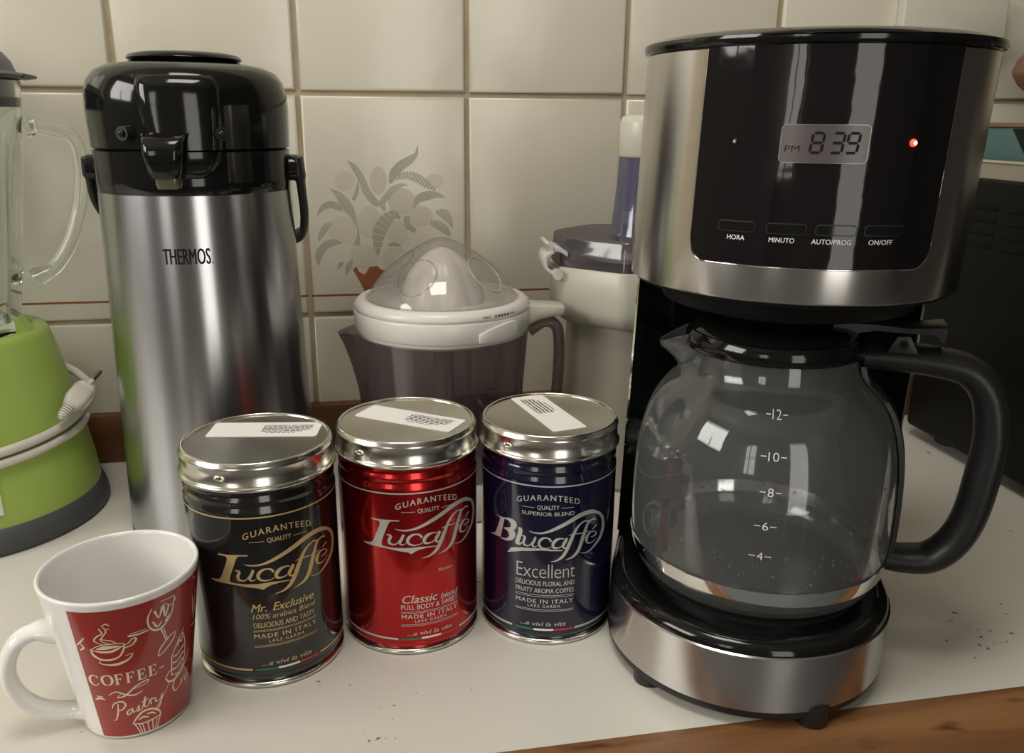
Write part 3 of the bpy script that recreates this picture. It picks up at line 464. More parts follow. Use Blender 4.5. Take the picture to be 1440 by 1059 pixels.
# ------------------------------------------------------------------ coffee tins
LOGO = {"L":[[-34.67,85.27],[-34.19,84.38],[-31.15,84.33],[-29.83,84.07],[-29.26,82.96],[-29.74,80.74],[-33.19,72.6],[-34.27,70.48],[-35.24,69.58],[-37.09,69.07],[-40.6,68.86],[-40.88,68.23],[-38.49,67.63],[-34.89,67.44],[-30.96,67.36],[-24.24,66.78],[-19.42,65.79],[-15.18,65.07],[-12.85,64.59],[-11.61,63.62],[-10.56,63.77],[-8.57,65.13],[-6.63,65.9],[-1.81,66.51],[4.36,66.15],[4.14,66.61],[0.67,67.08],[-6.5,67.75],[-13.1,67.48],[-18.79,67.6],[-24.65,67.86],[-27.57,68.33],[-28.67,68.87],[-28.56,71.08],[-27.36,74.48],[-24.71,81.2],[-23.77,83.41],[-22.69,84.53],[-20.26,84.68],[-17.65,84.64],[-17.45,85.34],[-22.61,85.45],[-28.67,85.18],[-31.32,85.28]],"swoosh":[[-20.13,79.72,-20.05,79.93],[-19.31,79.34,-19.18,79.73],[-18.48,78.95,-18.32,79.53],[-17.45,78.64,-17.33,79.39],[-16.14,78.45,-16.06,79.33],[-14.65,78.34,-14.62,79.32],[-13.16,78.32,-13.19,79.39],[-11.7,78.4,-11.83,79.58],[-10.25,78.59,-10.45,79.86],[-8.78,78.85,-9.07,80.23],[-7.31,79.19,-7.71,80.69],[-5.83,79.6,-6.35,81.23],[-4.3,80.08,-4.91,81.84],[-2.69,80.64,-3.4,82.51],[-1.03,81.26,-1.83,83.24],[0.77,81.96,-0.12,84.03],[2.75,82.73,1.78,84.9],[4.89,83.56,3.83,85.81],[7.09,84.44,5.91,86.74],[9.36,85.41,8.04,87.77],[11.67,86.4,10.28,88.83],[13.89,87.21,12.48,89.73],[15.98,87.81,14.57,90.41],[18.0,88.26,16.61,90.92],[20.01,88.53,18.67,91.25],[22.08,88.62,20.8,91.41],[24.15,88.52,22.99,91.38],[26.07,88.25,25.21,91.06],[27.83,87.82,27.45,90.39],[29.49,87.23,29.66,89.42],[30.99,86.51,31.77,88.25],[32.24,85.73,33.83,86.89],[33.22,84.92,35.82,85.26],[34.04,84.01,37.52,83.4],[34.83,82.75,38.6,81.51],[35.49,81.19,39.13,79.71],[35.91,79.56,39.35,77.99],[36.03,77.95,39.35,76.3],[35.85,76.35,39.07,74.63],[35.44,74.81,38.49,73.07],[34.81,73.3,37.65,71.58],[33.98,71.84,36.57,70.15],[32.92,70.5,35.22,68.87],[31.61,69.28,33.6,67.73],[30.12,68.13,31.82,66.7],[28.58,67.06,30.01,65.76],[26.98,66.01,28.16,64.86],[25.35,65.02,26.28,64.02],[23.82,64.28,24.53,63.4],[22.41,63.85,22.93,63.05],[21.06,63.67,21.43,62.94],[19.78,63.65,19.99,63.02],[18.56,63.84,18.63,63.35],[17.34,64.22,17.36,63.87],[16.13,64.58,16.14,64.35]],"ucaffe":[[[-25.38,75.68,-25.31,76.01],[-24.82,75.53,-24.71,76.11],[-24.29,75.37,-24.09,76.2],[-23.93,75.15,-23.5,76.19],[-23.72,74.88,-22.95,76.07],[-23.71,74.71,-22.4,75.69],[-23.79,74.76,-22.11,74.79],[-23.97,74.43,-22.36,73.82],[-24.37,73.64,-22.75,73.0],[-24.71,72.68,-22.97,72.43],[-24.79,71.74,-23.04,71.97],[-24.67,70.88,-23.07,71.51],[-24.29,70.11,-23.03,71.19],[-23.64,69.62,-22.83,70.86],[-22.88,69.37,-22.42,70.51],[-22.11,69.29,-21.9,70.27],[-21.32,69.31,-21.27,70.19],[-20.48,69.46,-20.59,70.26],[-19.63,69.86,-19.94,70.51],[-18.87,70.62,-19.26,71.08],[-18.19,71.56,-18.54,71.91],[-17.53,72.47,-17.81,72.75]],[[-15.88,76.64,-14.62,75.96],[-16.31,75.77,-14.95,75.04],[-16.74,74.9,-15.28,74.12],[-17.13,74.1,-15.67,73.18],[-17.59,73.3,-16.16,72.27],[-18.1,72.4,-16.63,71.52],[-18.43,71.35,-16.84,71.12],[-18.25,70.33,-16.9,70.97],[-17.74,69.7,-16.85,70.64],[-17.18,69.36,-16.69,70.33],[-16.6,69.25,-16.44,70.12],[-16.02,69.32,-16.03,70.02],[-15.47,69.5,-15.58,70.03],[-14.95,69.79,-15.11,70.19],[-14.46,70.16,-14.61,70.47],[-13.98,70.53,-14.1,70.76]],[[-4.09,74.02,-5.41,73.12],[-4.52,74.63,-5.7,73.81],[-4.99,75.32,-5.94,74.42],[-5.67,75.94,-6.22,74.85],[-6.51,76.27,-6.75,75.22],[-7.39,76.43,-7.48,75.51],[-8.25,76.5,-8.24,75.63],[-9.1,76.55,-8.99,75.54],[-10.0,76.51,-9.7,75.28],[-10.91,76.27,-10.33,74.89],[-11.81,75.76,-10.94,74.34],[-12.68,75.05,-11.52,73.65],[-13.36,74.22,-11.91,73.04],[-13.81,73.27,-12.12,72.55],[-13.99,72.23,-12.22,72.12],[-13.84,71.17,-12.24,71.79],[-13.33,70.27,-12.11,71.35],[-12.61,69.58,-11.78,70.77],[-11.77,69.09,-11.29,70.27],[-10.82,68.79,-10.59,69.87],[-9.78,68.65,-9.7,69.58],[-8.75,68.64,-8.77,69.41],[-7.76,68.76,-7.84,69.39],[-6.77,68.99,-6.88,69.51],[-5.83,69.3,-5.96,69.72],[-4.97,69.7,-5.12,70.05],[-4.17,70.17,-4.31,70.47],[-3.37,70.64,-3.49,70.89]],[[4.23,75.39,4.21,74.73],[3.43,75.61,3.41,74.92],[2.6,75.84,2.63,75.08],[1.68,75.95,1.84,75.07],[0.6,75.96,0.93,74.79],[-0.57,75.84,-0.0,74.34],[-1.68,75.49,-0.78,73.8],[-2.68,74.84,-1.46,73.14],[-3.56,73.99,-2.06,72.38],[-4.2,73.0,-2.42,71.77],[-4.47,71.84,-2.57,71.32],[-4.35,70.66,-2.62,70.93],[-3.81,69.59,-2.65,70.74],[-2.94,69.01,-2.49,70.49],[-2.0,68.83,-1.92,70.16],[-1.06,68.83,-1.18,69.94],[-0.06,68.98,-0.26,69.91],[1.02,69.26,0.77,70.04],[2.01,69.65,1.72,70.28],[2.79,70.16,2.47,70.67],[3.46,70.77,3.15,71.2],[4.12,71.36,3.84,71.74]],[[5.54,76.13,7.07,74.87],[5.13,75.46,6.72,74.16],[4.72,74.79,6.36,73.43],[4.31,74.13,5.95,72.66],[3.79,73.39,5.41,71.85],[3.2,72.55,4.89,71.09],[2.79,71.57,4.6,70.58],[2.8,70.49,4.49,70.28],[3.15,69.55,4.45,69.96],[3.73,68.83,4.42,69.77],[4.45,68.53,4.52,69.6],[5.11,68.57,4.93,69.45],[5.73,68.76,5.46,69.42],[6.33,69.1,6.06,69.59],[6.96,69.55,6.73,69.92],[7.57,69.98,7.41,70.24]],[[22.62,84.44,22.5,83.16],[21.64,84.78,21.54,83.71],[20.59,85.13,20.7,84.2],[19.4,85.24,19.77,84.4],[18.07,85.01,18.59,84.17],[16.65,84.55,17.32,83.61],[15.3,83.89,16.16,82.85],[14.08,83.06,15.14,81.91],[12.91,82.05,14.22,80.77],[11.82,80.85,13.35,79.49],[10.83,79.45,12.53,78.06],[9.92,77.89,11.76,76.47],[9.06,76.32,11.01,74.86],[8.26,74.79,10.33,73.27],[7.5,73.25,9.66,71.66],[6.73,71.65,8.9,70.01],[5.9,69.86,8.0,68.24],[5.06,68.01,6.99,66.43],[4.24,66.42,5.96,64.83],[3.48,65.2,4.96,63.61],[2.72,64.21,3.94,62.64],[1.87,63.33,2.82,61.85],[0.87,62.52,1.56,61.2],[-0.25,61.81,0.22,60.72],[-1.38,61.24,-1.09,60.37],[-2.49,60.87,-2.33,60.2],[-3.63,60.64,-3.54,60.16],[-4.77,60.39,-4.72,60.11]],[[7.52,76.99,7.41,77.33],[8.75,77.12,8.59,77.59],[10.0,77.23,9.8,77.84],[11.37,77.28,11.18,77.97],[12.91,77.19,12.75,77.89],[14.64,77.02,14.47,77.68],[16.58,76.94,16.38,77.53],[18.8,77.03,18.58,77.55],[21.27,77.16,21.08,77.58],[23.9,77.19,23.75,77.5]],[[29.01,84.56,29.39,83.07],[27.96,84.75,28.27,83.52],[26.86,84.95,27.28,83.93],[25.66,84.94,26.25,84.05],[24.27,84.69,25.02,83.76],[22.79,84.22,23.77,83.17],[21.49,83.43,22.78,82.32],[20.52,82.23,22.13,81.1],[19.75,80.79,21.64,79.57],[19.07,79.43,21.16,78.06],[18.46,78.25,20.67,76.77],[17.91,77.08,20.22,75.56],[17.32,75.73,19.71,74.19],[16.67,74.04,19.11,72.49],[16.0,72.18,18.45,70.59],[15.35,70.45,17.73,68.84],[14.77,68.93,17.04,67.32],[14.21,67.56,16.29,65.92],[13.53,66.32,15.3,64.65],[12.64,65.14,14.08,63.55],[11.6,64.03,12.69,62.61],[10.38,63.08,11.11,61.86],[8.89,62.33,9.33,61.39],[7.18,61.71,7.43,61.1],[5.48,61.03,5.6,60.75]],[[25.24,72.53,24.93,73.05],[26.5,72.49,26.09,73.16],[27.83,72.41,27.26,73.24],[29.01,72.48,28.18,73.41],[29.92,72.83,28.87,73.75],[30.55,73.37,29.36,74.18],[30.66,74.14,29.47,74.5],[29.9,75.1,29.27,74.82],[28.77,75.89,28.61,75.38],[27.53,76.41,27.7,75.79],[26.14,76.72,26.54,75.92],[24.59,76.82,25.27,75.81],[23.18,76.58,24.25,75.39],[21.98,75.88,23.48,74.56],[20.95,74.89,22.85,73.44],[20.27,73.83,22.45,72.43],[20.03,72.71,22.26,71.68],[20.18,71.54,22.21,71.05],[20.73,70.38,22.25,70.68],[21.73,69.43,22.4,70.41],[22.89,68.87,22.92,69.98],[24.04,68.61,23.7,69.63],[25.22,68.62,24.74,69.46],[26.47,68.81,25.99,69.48],[27.64,69.11,27.19,69.63],[28.61,69.56,28.17,69.98],[29.48,70.13,29.06,70.5],[30.36,70.68,29.99,71.0]],[[29.65,80.14,30.63,79.23],[28.34,79.42,29.14,78.67],[27.09,78.68,27.73,78.06],[25.89,77.9,26.38,77.42]]],"Bstem":[[-35.48,81.86],[-27.19,82.28],[-26.84,81.69],[-30.05,68.34],[-39.81,67.22],[-38.77,68.16],[-35.89,69.07],[-34.29,70.62],[-30.5,79.96],[-31.06,81.43]],"B":[[[-27.62,81.55,-27.47,82.3],[-26.35,81.61,-26.14,82.69],[-25.17,81.63,-24.78,83.07],[-24.2,81.42,-23.35,83.26],[-23.28,80.85,-21.83,83.2],[-22.48,80.09,-20.31,82.92],[-22.09,79.46,-19.05,82.3],[-22.1,79.13,-18.24,81.22],[-22.15,78.95,-18.0,79.83],[-22.14,78.85,-18.35,78.37],[-22.15,78.49,-19.23,77.05],[-22.28,77.91,-20.55,75.91],[-22.61,77.36,-22.22,75.13],[-23.62,76.84,-23.91,74.98],[-25.27,76.38,-25.58,75.11],[-27.06,75.85,-27.23,75.22]],[[-27.29,75.21,-27.0,75.85],[-26.09,74.82,-25.52,76.07],[-24.97,74.41,-24.05,76.25],[-24.14,73.87,-22.64,76.26],[-23.57,73.13,-21.26,76.11],[-23.3,72.4,-19.9,75.68],[-23.42,72.15,-18.89,74.49],[-23.39,72.1,-18.87,72.69],[-23.29,71.7,-19.6,70.99],[-23.23,71.32,-20.86,69.49],[-23.58,70.71,-22.46,68.51],[-24.51,69.84,-24.12,67.96],[-25.64,69.11,-25.74,67.64],[-26.89,68.73,-27.25,67.57],[-28.35,68.57,-28.72,67.65],[-29.91,68.37,-30.19,67.71]],[[-17.22,77.98,-17.12,78.47],[-16.73,77.69,-16.52,78.78],[-16.44,77.42,-15.72,79.05],[-16.62,77.27,-14.78,78.67],[-16.72,76.94,-14.35,77.71],[-16.8,76.25,-14.26,76.6],[-16.98,75.35,-14.37,75.29],[-17.42,74.05,-14.75,73.72],[-18.03,72.43,-15.28,72.05],[-18.52,70.97,-15.69,70.72],[-18.81,69.91,-15.91,69.89],[-18.96,68.88,-16.01,69.54],[-18.61,67.79,-16.15,69.61],[-17.69,67.24,-16.2,69.33],[-16.56,67.18,-16.01,68.91],[-15.44,67.58,-15.72,68.68],[-14.6,68.42,-15.11,69.0],[-13.87,69.44,-14.27,69.8],[-13.18,70.41,-13.41,70.63]]],"bar":[[-24.6,60.13],[-21.66,64.25],[-14.1,66.08],[-3.09,66.95],[10.31,65.91],[10.22,65.2],[-3.06,65.59],[-14.07,63.7],[-20.05,61.72]]}
def cylmap(R, th0, off0=0.00015):
    def f(s, z, off=0):
        a = th0+s/1000/R; r = R+off0+off; return (r*math.cos(a), r*math.sin(a), z/1000)
    return f
RC = 0.0425
def tin(name, loc, body, pr, th0, label, dent_deg, sticker):
    t = empty(name, loc, 0, label, 'tin', 'coffee tins in front of the thermos and juicer')
    # painted body with rolled beads at the shoulder and foot
    prof = [(0.0385, 0.0012), (0.0413, 0.0030), (0.0414, 0.0062), (0.0421, 0.0074), (0.0421, 0.0082), (0.0417, 0.0092), (0.0424, 0.0104), (RC, 0.0112), (RC, 0.1085), (0.0424, 0.1100), (0.0414, 0.1120), (0.0413, 0.1135), (0.0421, 0.1150), (0.0421, 0.1160), (0.0412, 0.1175), (0.0408, 0.1190), (0.0413, 0.1205), (0.0413, 0.1235), (0.038, 0.1240)]
    MB().lathe(prof, 96).build('body', body, t, 60)
    MB().lathe([(0.036, 0.0008), (0.0405, 0.0), (0.0422, 0.0004), (0.0426, 0.0016), (0.0423, 0.0030), (0.0413, 0.0034), (0.0405, 0.0026), (0.036, 0.0022)], 96, closed_prof=True).build('bottom_rim', M['tin'], t, 60)
    lid = MB().lathe([(0.0418, 0.1222), (0.0432, 0.1220), (0.0438, 0.1226), (0.0438, 0.1236), (0.0430, 0.1243), (0.0424, 0.1250), (0.0424, 0.1335), (0.0427, 0.1342), (0.0427, 0.1350), (0.0421, 0.1357), (0.0417, 0.1370), (0.0412, 0.1378), (0.0405, 0.1380), (0.0399, 0.1377), (0.0395, 0.1366)], 96).build('lid', M['tin'], t, 50)
    MB().lathe([(0.0396, 0.1366), (0.0390, 0.1364), (0.02, 0.1364), (0.0001, 0.1364)], 96).build('lid_panel', M['tin_top'], lid, 60)
    a = math.radians(dent_deg); mb = MB(); sl = 0.0042
    # pressed opening notch: a dark slot with two little raised knobs
    for da, r_ in ((-0.055, 0.0011), (0.055, 0.0011)): mb.ball((0.0424*math.cos(a+da), 0.0424*math.sin(a+da), 0.1296), r_, 10, 6)
    P = [(0.0425*math.cos(a+q), 0.0425*math.sin(a+q), 0.1296+0.0011*w) for q, w in ((-.075, 0), (-.05, 1), (0, 1), (.05, 1), (.075, 0), (.05, -1), (0, -1), (-.05, -1), (-.075, 0))]
    mb.tube(P, 0.00045, 8); mb.build('pressed_notch', M['tin'], lid, 60)
    # paper sticker with a red heading and tiny lines of print (the square code is left blank)
    cx, cy, ang, L, Wd = sticker; st = MB().prism(rrect(L, Wd, 0.002, 5), 0, 0.00025); ca, sa = math.cos(ang), math.sin(ang)
    tf = lambda v: Vector((cx+v.x*ca-v.y*sa, cy+v.x*sa+v.y*ca, 0.13645+v.z))
    s_ = st.map(tf).build('sticker', M['sticker'], lid, 0)
    pm = lambda x, y, off=0: tuple(tf(Vector((x/1000, y/1000, 0.00032))))
    q = Print(pm); q.text('¡CUIDADO AL ABRIR!', -1.5, 27.5, 5.0, 2.0, bold=0.01); q.build('sticker_heading', M['red_ink'], lid)
    q = Print(pm); rnd = random.Random(3)
    for row in range(5):
        x = -1.5 + (3 if row == 4 else 0); y = 3.2-row*2.35; end = (27, 27, 26, 22, 18)[row]
        while x < end: w = rnd.uniform(1.2, 3.4); q.put(poly2d([(x, y), (min(end, x+w), y), (min(end, x+w), y+(1.15 if row < 4 else .7)), (x, y+(1.15 if row < 4 else .7))]), False); x += w+0.6
    q.build('sticker_small_print', M['ink'], lid)
    f = cylmap(RC, th0); P = Print(f)
    P.put(line2d(-133.5, 133.5, 107.1, 0.9), False)
    return t, P, f
def dbl(P, z1, z2, w=18.3):
    P.put(line2d(-w, w, z1, 0.28), False); P.put(line2d(-w, w, z2, 0.28), False)
def common(P, top, made, lake, ln, vita, flag, cx=0, sw=20.5):
    P.text('GUARANTEED', -19.6+cx, 18.8+cx, top+.3, 3.6, bold=0.02, spacing=1.25, bend=-0.0095)
    P.text('QUALITY', -6.9+cx, 6.3+cx, top-5.6, 2.7, bold=0.02)
    for a, b in ((-16.4, -8.4), (7.4, 15.0)): P.put(line2d(a+cx, b+cx, top-4.7, 0.3), False)
    dbl(P, *ln[0:2]); dbl(P, *ln[2:4])
    P.text('MADE IN ITALY', -18.0, 17.9, made, 2.7, bold=0.035, spacing=1.2)
    P.text('LAKE GARDA', -10.2, 9.8, lake, 2.0, bold=0.01, spacing=1.3)
    P.text('...e vivi la vita', -15.0, 14.0, vita, 2.9, shear=0.32)
    P.put(line2d(-133.5, -sw, flag, 1.25), False); P.put(line2d(sw-1, 133.5, flag, 1.25), False)
def flag(t, f, z):
    for nm, a, b, m in (('green_stripe', -18.6, -6.35, 'flag_green'), ('white_stripe', -6.25, 5.9, 'white_print'), ('red_stripe', 6.0, 18.2, 'flag_red')):
        Print(f).put(line2d(a, b, z, 1.25), False).build(nm, M[m], t)
def logo(P, dz=0, fs=lambda s: s, L=True):
    g = lambda vf, o=0: P.put(([(fs(x), y+dz) for x, y in vf[0]], vf[1]), True, o)
    if L: g(poly2d(LOGO['L']))
    g(rail2d(LOGO['swoosh'], 2), 0.00002)
    for i, e in enumerate(LOGO['ucaffe']): g(rail2d(e, 2), 0.00003+i*0.000006)
# black
t, P, f = tin('coffee_tin', (-0.0178, -0.3345, 0), M['can_black'], 'gold', math.radians(-72.6),
    'black coffee tin with gold Lucaffé lettering, leftmost tin, beside the mug', -111.9, (0.0035, 0.0142, math.radians(-8), 0.0634, 0.0232))
common(P, 97.5, 33.2, 30.0, (38.3, 37.5, 28.5, 27.6), 15.4, 12.9); logo(P)
P.text('Mr.', -18.6, -9.0, 50.0, 4.8, bold=0.03, shear=0.3); P.text('Exclusive', -6.8, 18.0, 50.0, 4.8, bold=0.02, shear=0.3)
P.text('100% arabica Blend', -18.0, 18.2, 45.4, 3.1, shear=0.25); P.text('DELICIOUS AND TASTY', -17.8, 17.3, 39.9, 3.2, bold=0.01)
P.build('gold_lettering', M['gold'], t); flag(t, f, 12.9)
# red
t, P, f = tin('coffee_tin', (0.0685, -0.3175, 0), M['can_red'], 'silver', math.radians(-77.5),
    'red metallic coffee tin with silver Lucaffé lettering, middle tin of the three', -132.9, (0.0023, 0.0035, math.radians(-35), 0.0665, 0.0225))
common(P, 100.2, 25.5, 22.6, (30.0, 29.1, 21.4, 20.4), 13.8, 11.6); logo(P, 5.2)
P.text('Romeo', 4.8, 14.3, 54.6, 2.2, shear=0.2)
P.text('Classic', -18.0, 4.5, 36.0, 5.2, bold=0.012, shear=0.28); P.text('blend', 6.0, 18.5, 35.8, 3.6, bold=0.02, shear=0.28)
P.text('FULL BODY & SWEET', -18.1, 18.3, 31.6, 3.2, bold=0.012)
P.build('silver_lettering', M['silver'], t); flag(t, f, 11.6)
# blue
t, P, f = tin('coffee_tin', (0.1566, -0.3225, 0), M['can_blue'], 'silver', math.radians(-104.3),
    'dark blue coffee tin with silver Blucaffé lettering, rightmost tin, beside the coffee maker', -137.9, (-0.0003, 0.0057, math.radians(-78+180), 0.0670, 0.0222))
common(P, 98.0, 29.6, 26.7, (35.2, 34.1, 25.2, 24.3), 13.8, 11.2, cx=1.5)
P.text('SUPERIOR BLEND', -14.7, 17.2, 88.3, 2.4, bold=0.03)
logo(P, -2.0, lambda s: 0.87*s+7.4, False)
P.put(poly2d(LOGO['Bstem'])); P.put(poly2d(LOGO['bar']), True, 0.00001)
for i, e in enumerate(LOGO['B']): P.put(rail2d(e, 2), True, 0.00002+i*0.00001)
P.text('Excellent', -17.8, 18.7, 46.9, 9.6, bold=-0.014, spacing=0.95); P.text('DELICIOUS FLORAL AND', -18.2, 18.5, 41.7, 3.1, bold=0.01); P.text('FRUITY AROMA COFFEE', -18.1, 18.3, 36.8, 3.0, bold=0.01)
P.build('silver_lettering', M['silver'], t); flag(t, f, 11.2)

# ------------------------------------------------------------------ mug
MUGH = 0.088
def mug_r(z): return 0.0272+(0.0395-0.0272)*z/MUGH
mug = empty('coffee_mug', (-0.0869, -0.38, 0), 0, 'white ceramic mug with brick red COFFEE and Pastry print, empty, at the left front', 'mug')
MB().lathe([(0.0001, 0.0015), (0.022, 0.0015), (0.0225, 0.0002), (0.0255, 0.0), (0.0268, 0.0008), (0.0275, 0.0025)]+[(mug_r(z), z) for z in (0.01, 0.02, 0.03, 0.04, 0.05, 0.06, 0.07, 0.08, 0.086)]+[(0.0394, 0.0872), (0.0389, 0.0880), (0.0379, 0.0881), (0.0372, 0.0874), (0.0370, 0.086), (0.0357, 0.07), (0.0315, 0.04), (0.0265, 0.012), (0.0235, 0.007), (0.016, 0.0052), (0.0001, 0.005)], 96).build('body', M['mug_white'], mug, 60)
# handle in the vertical plane that points to the left
ha = math.radians(196.7); hx, hy = math.cos(ha), math.sin(ha)
hp = [(0.0335, 0.0590), (0.0420, 0.0600), (0.0505, 0.0570), (0.0560, 0.0480), (0.0575, 0.0380), (0.0550, 0.0270), (0.0490, 0.0180), (0.0400, 0.0115), (0.0300, 0.0088), (0.0225, 0.0085)]
hp = catmull([(a*hx, a*hy, b) for a, b in hp], 6); n_ = len(hp)
rad = [0.0050+0.0034*max(0, 1-i/7)+0.0034*max(0, 1-(n_-1-i)/7) for i in range(n_)]
MB().tube(hp, rad, 20, flat=(1.25, 0.85)).build('handle', M['mug_white'], mug, 60)
def mmap(deg0):
    def f(s, z, off=0):   # s: degrees, z: mm
        a = math.radians(s); r = mug_r(z/1000)+0.00018+off; return (r*math.cos(a), r*math.sin(a), z/1000)
    return f
mf = mmap(0)
cols = 70; A0, A1 = -114.5, 65.0
wrap = MB(); g = []
for i in range(cols+1):
    a = A0+(A1-A0)*i/cols
    g.append([mf(a, z, -0.00009) for z in (2.6, 15, 30, 45, 60, 75, 83.6)])
wrap.loft(g, closed=False); wr = wrap.build('printed_wrap', M['mug_red'], mug, 60)
P = Print(mf, 3.0)
K = 1.72   # degrees per mm at mid height
def mrib(pts, n=5): P.put(ribbon2d(pts, n), True)
def mm2(x, y): return x, y
def strokes(ox, oz, sc_, paths, slope=0.0):
    """draw strokes given in a unit box (x right, y up) as thin tapered pen lines; width in mm"""
    for pth in paths:
        P.put(_rib_deg([(x*sc_, y*sc_+slope*x*sc_, w) for x, y, w in pth], ox, oz), True)
def _rib_deg(pts, ox, oz):
    v, f = ribbon2d(pts, 5); return [(ox+x*K, oz+y) for x, y in v], f
# COFFEE- with serifs
def serif_letter(c):
    W_ = 0.16
    T = {'C': [[(.78, .80, .05), (.62, .97, .08), (.38, .98, .12), (.14, .72, .20), (.12, .32, .20), (.36, .04, .12), (.62, .02, .06), (.82, .22, .03)], [(.80, .98, .05), (.79, .70, .05)]],
         'O': [[(.5, .99, .08), (.16, .80, .17), (.10, .45, .2), (.22, .12, .14), (.5, .01, .07), (.80, .15, .15), (.90, .5, .2), (.80, .85, .14), (.5, .99, .08)]],
         'F': [[(.25, .02, .17), (.25, .98, .17)], [(.05, .98, .05), (.80, .98, .06)], [(.78, .98, .05), (.80, .74, .03)], [(.05, .02, .05), (.45, .02, .05)], [(.25, .52, .05), (.60, .52, .06)], [(.60, .64, .04), (.60, .40, .04)]],
         'E': [[(.25, .02, .17), (.25, .98, .17)], [(.05, .98, .05), (.78, .98, .06)], [(.76, .98, .05), (.79, .74, .03)], [(.05, .02, .05), (.80, .02, .06)], [(.78, .02, .05), (.84, .28, .03)], [(.25, .52, .05), (.60, .52, .06)], [(.60, .64, .04), (.60, .40, .04)]],
         '-': [[(.1, .5, .10), (.8, .5, .10)]]}
    return T[c]
x = 0.0
for i, c in enumerate('COFFEE-'):
    h = 6.6 if c != '-' else 5.5; w = (6.6, 6.6, 5.4, 5.4, 5.6, 5.6, 4.2)[i]
    for pth in serif_letter(c): P.put(_rib_deg([(x+px_*w*0.92, py_*h*(1.0), max(pw*6.6, .42)) for px_, py_, pw in pth], -112.0, 37.6+0.0*x), True)
    x += w*0.95+0.15
# steaming cup
S = [[(0, 7, .5), (1, 3.4, 1.3), (4, .8, 1.0), (8, .2, 1.2), (12, 1.6, .8), (14, 5, .9), (15, 8.6, .5)], [(0, 7, .5), (4, 9.4, .5), (9, 10, .6), (14, 9.4, .5), (15, 8.4, .4)], [(0, 7, .4), (5, 5.4, 1.2), (10, 5.6, 1.4), (15, 8.4, .4)],
     [(2.5, 7.3, .3), (6, 7.9, 2.2), (11, 8, 1.4), (13, 8.2, .3)], [(14.5, 6.2, .6), (18, 7.2, .7), (20, 10, 1.0), (18.6, 11, .6), (16.4, 8.6, .5), (14.8, 8.4, .3)],
     [(2.5, -1.4, .4), (6, -2.8, .8), (11, -3, 1.5), (16, -1, .9), (18, 2, .4)], [(2.6, -1.4, .4), (3.4, .3, .4)], [(17.6, 2.2, .3), (14.6, 1.4, .4)],
     [(6, 10, .3), (2.6, 12.6, .6), (4.4, 15.4, .7), (6.6, 17, .6), (5.6, 20, .5)], [(9, 10, .3), (5.6, 12.4, .5), (6.6, 15, .6), (8.4, 18, .5), (7, 21.6, .3)], [(11.6, 10.4, .3), (9.4, 12, .6), (5, 13.6, .3)], [(7, 21.4, .3), (9, 22.4, .6), (10.2, 21, .3)], [(8.2, 19.4, .3), (9.8, 19.2, .5)]]
strokes(-103.0, 53.6, 1.0, S)
# sundae glass on a tilted stem, with straw
S = [[(-13, 15, 1.1), (-9, 14.6, 1.0), (-4, 15, .6)], [(-12, 16, .4), (-5, 16.3, .4)], [(-2, 27, .5), (-4, 22, .8), (-3.4, 16, .9), (0, 13, 1.2), (4, 14.6, 1.0), (7.6, 20, .8), (9, 28, .5)], [(-1, 25, 1.2), (1, 20, .6), (3, 26, 1.4), (4, 19, .7), (6, 25, 1.0)], [(-2, 19, .7), (0, 15, 1.1), (2.4, 17, .5)], [(4, 16, 1.4), (6, 19, .5)],
     [(1.6, 13, .9), (3, 8, .6), (4.2, 3.6, .8)], [(2.8, 13, .4), (5, 4, .5)], [(-.5, -3.4, .5), (1, 1, .8), (6, 5.4, .8), (9.4, 6, .5), (8, 2.4, .8), (3, -2, .7), (-.5, -3.4, .5)], [(3.4, 27, .4), (7.6, 24, .5), (9.8, 27, .6)], [(2, 29, .4), (9, 28.4, .5)]]
strokes(-52.0, 51.5, 1.0, S)
# slice of cake on a plate
S = [[(0, 0, .6), (3, -3.4, 1.2), (9, -2.6, 1.3), (15, 3, 1.0), (18, 9, .5)], [(0, 0, .6), (2, 3, .6), (4, 4, .4)], [(4, 0, .7), (4, 8, .8), (4.2, 12, .7)], [(4, 0, .6), (9, -.6, .5), (13, 3, .8)], [(13, 3, .8), (14, 12, .8), (13, 19, .6)], [(4.2, 12, .6), (7, 17, .7), (11, 22, .8), (13, 19, .6)], [(4.6, 3.4, 1.2), (8, 3, .8), (12.6, 6, 1.3)], [(4.6, 7.4, 1.1), (8, 7, .8), (12.8, 10, 1.2)], [(5, 11.2, 1.0), (8, 11, .8), (13, 14, 1.2)], [(8, 16, .6), (9, 19, 1.4), (11, 17, .5), (11.6, 20, 1.0)], [(11, 22, .5), (12.4, 25, .3)]]
strokes(-47.0, 31.5, 1.0, S)
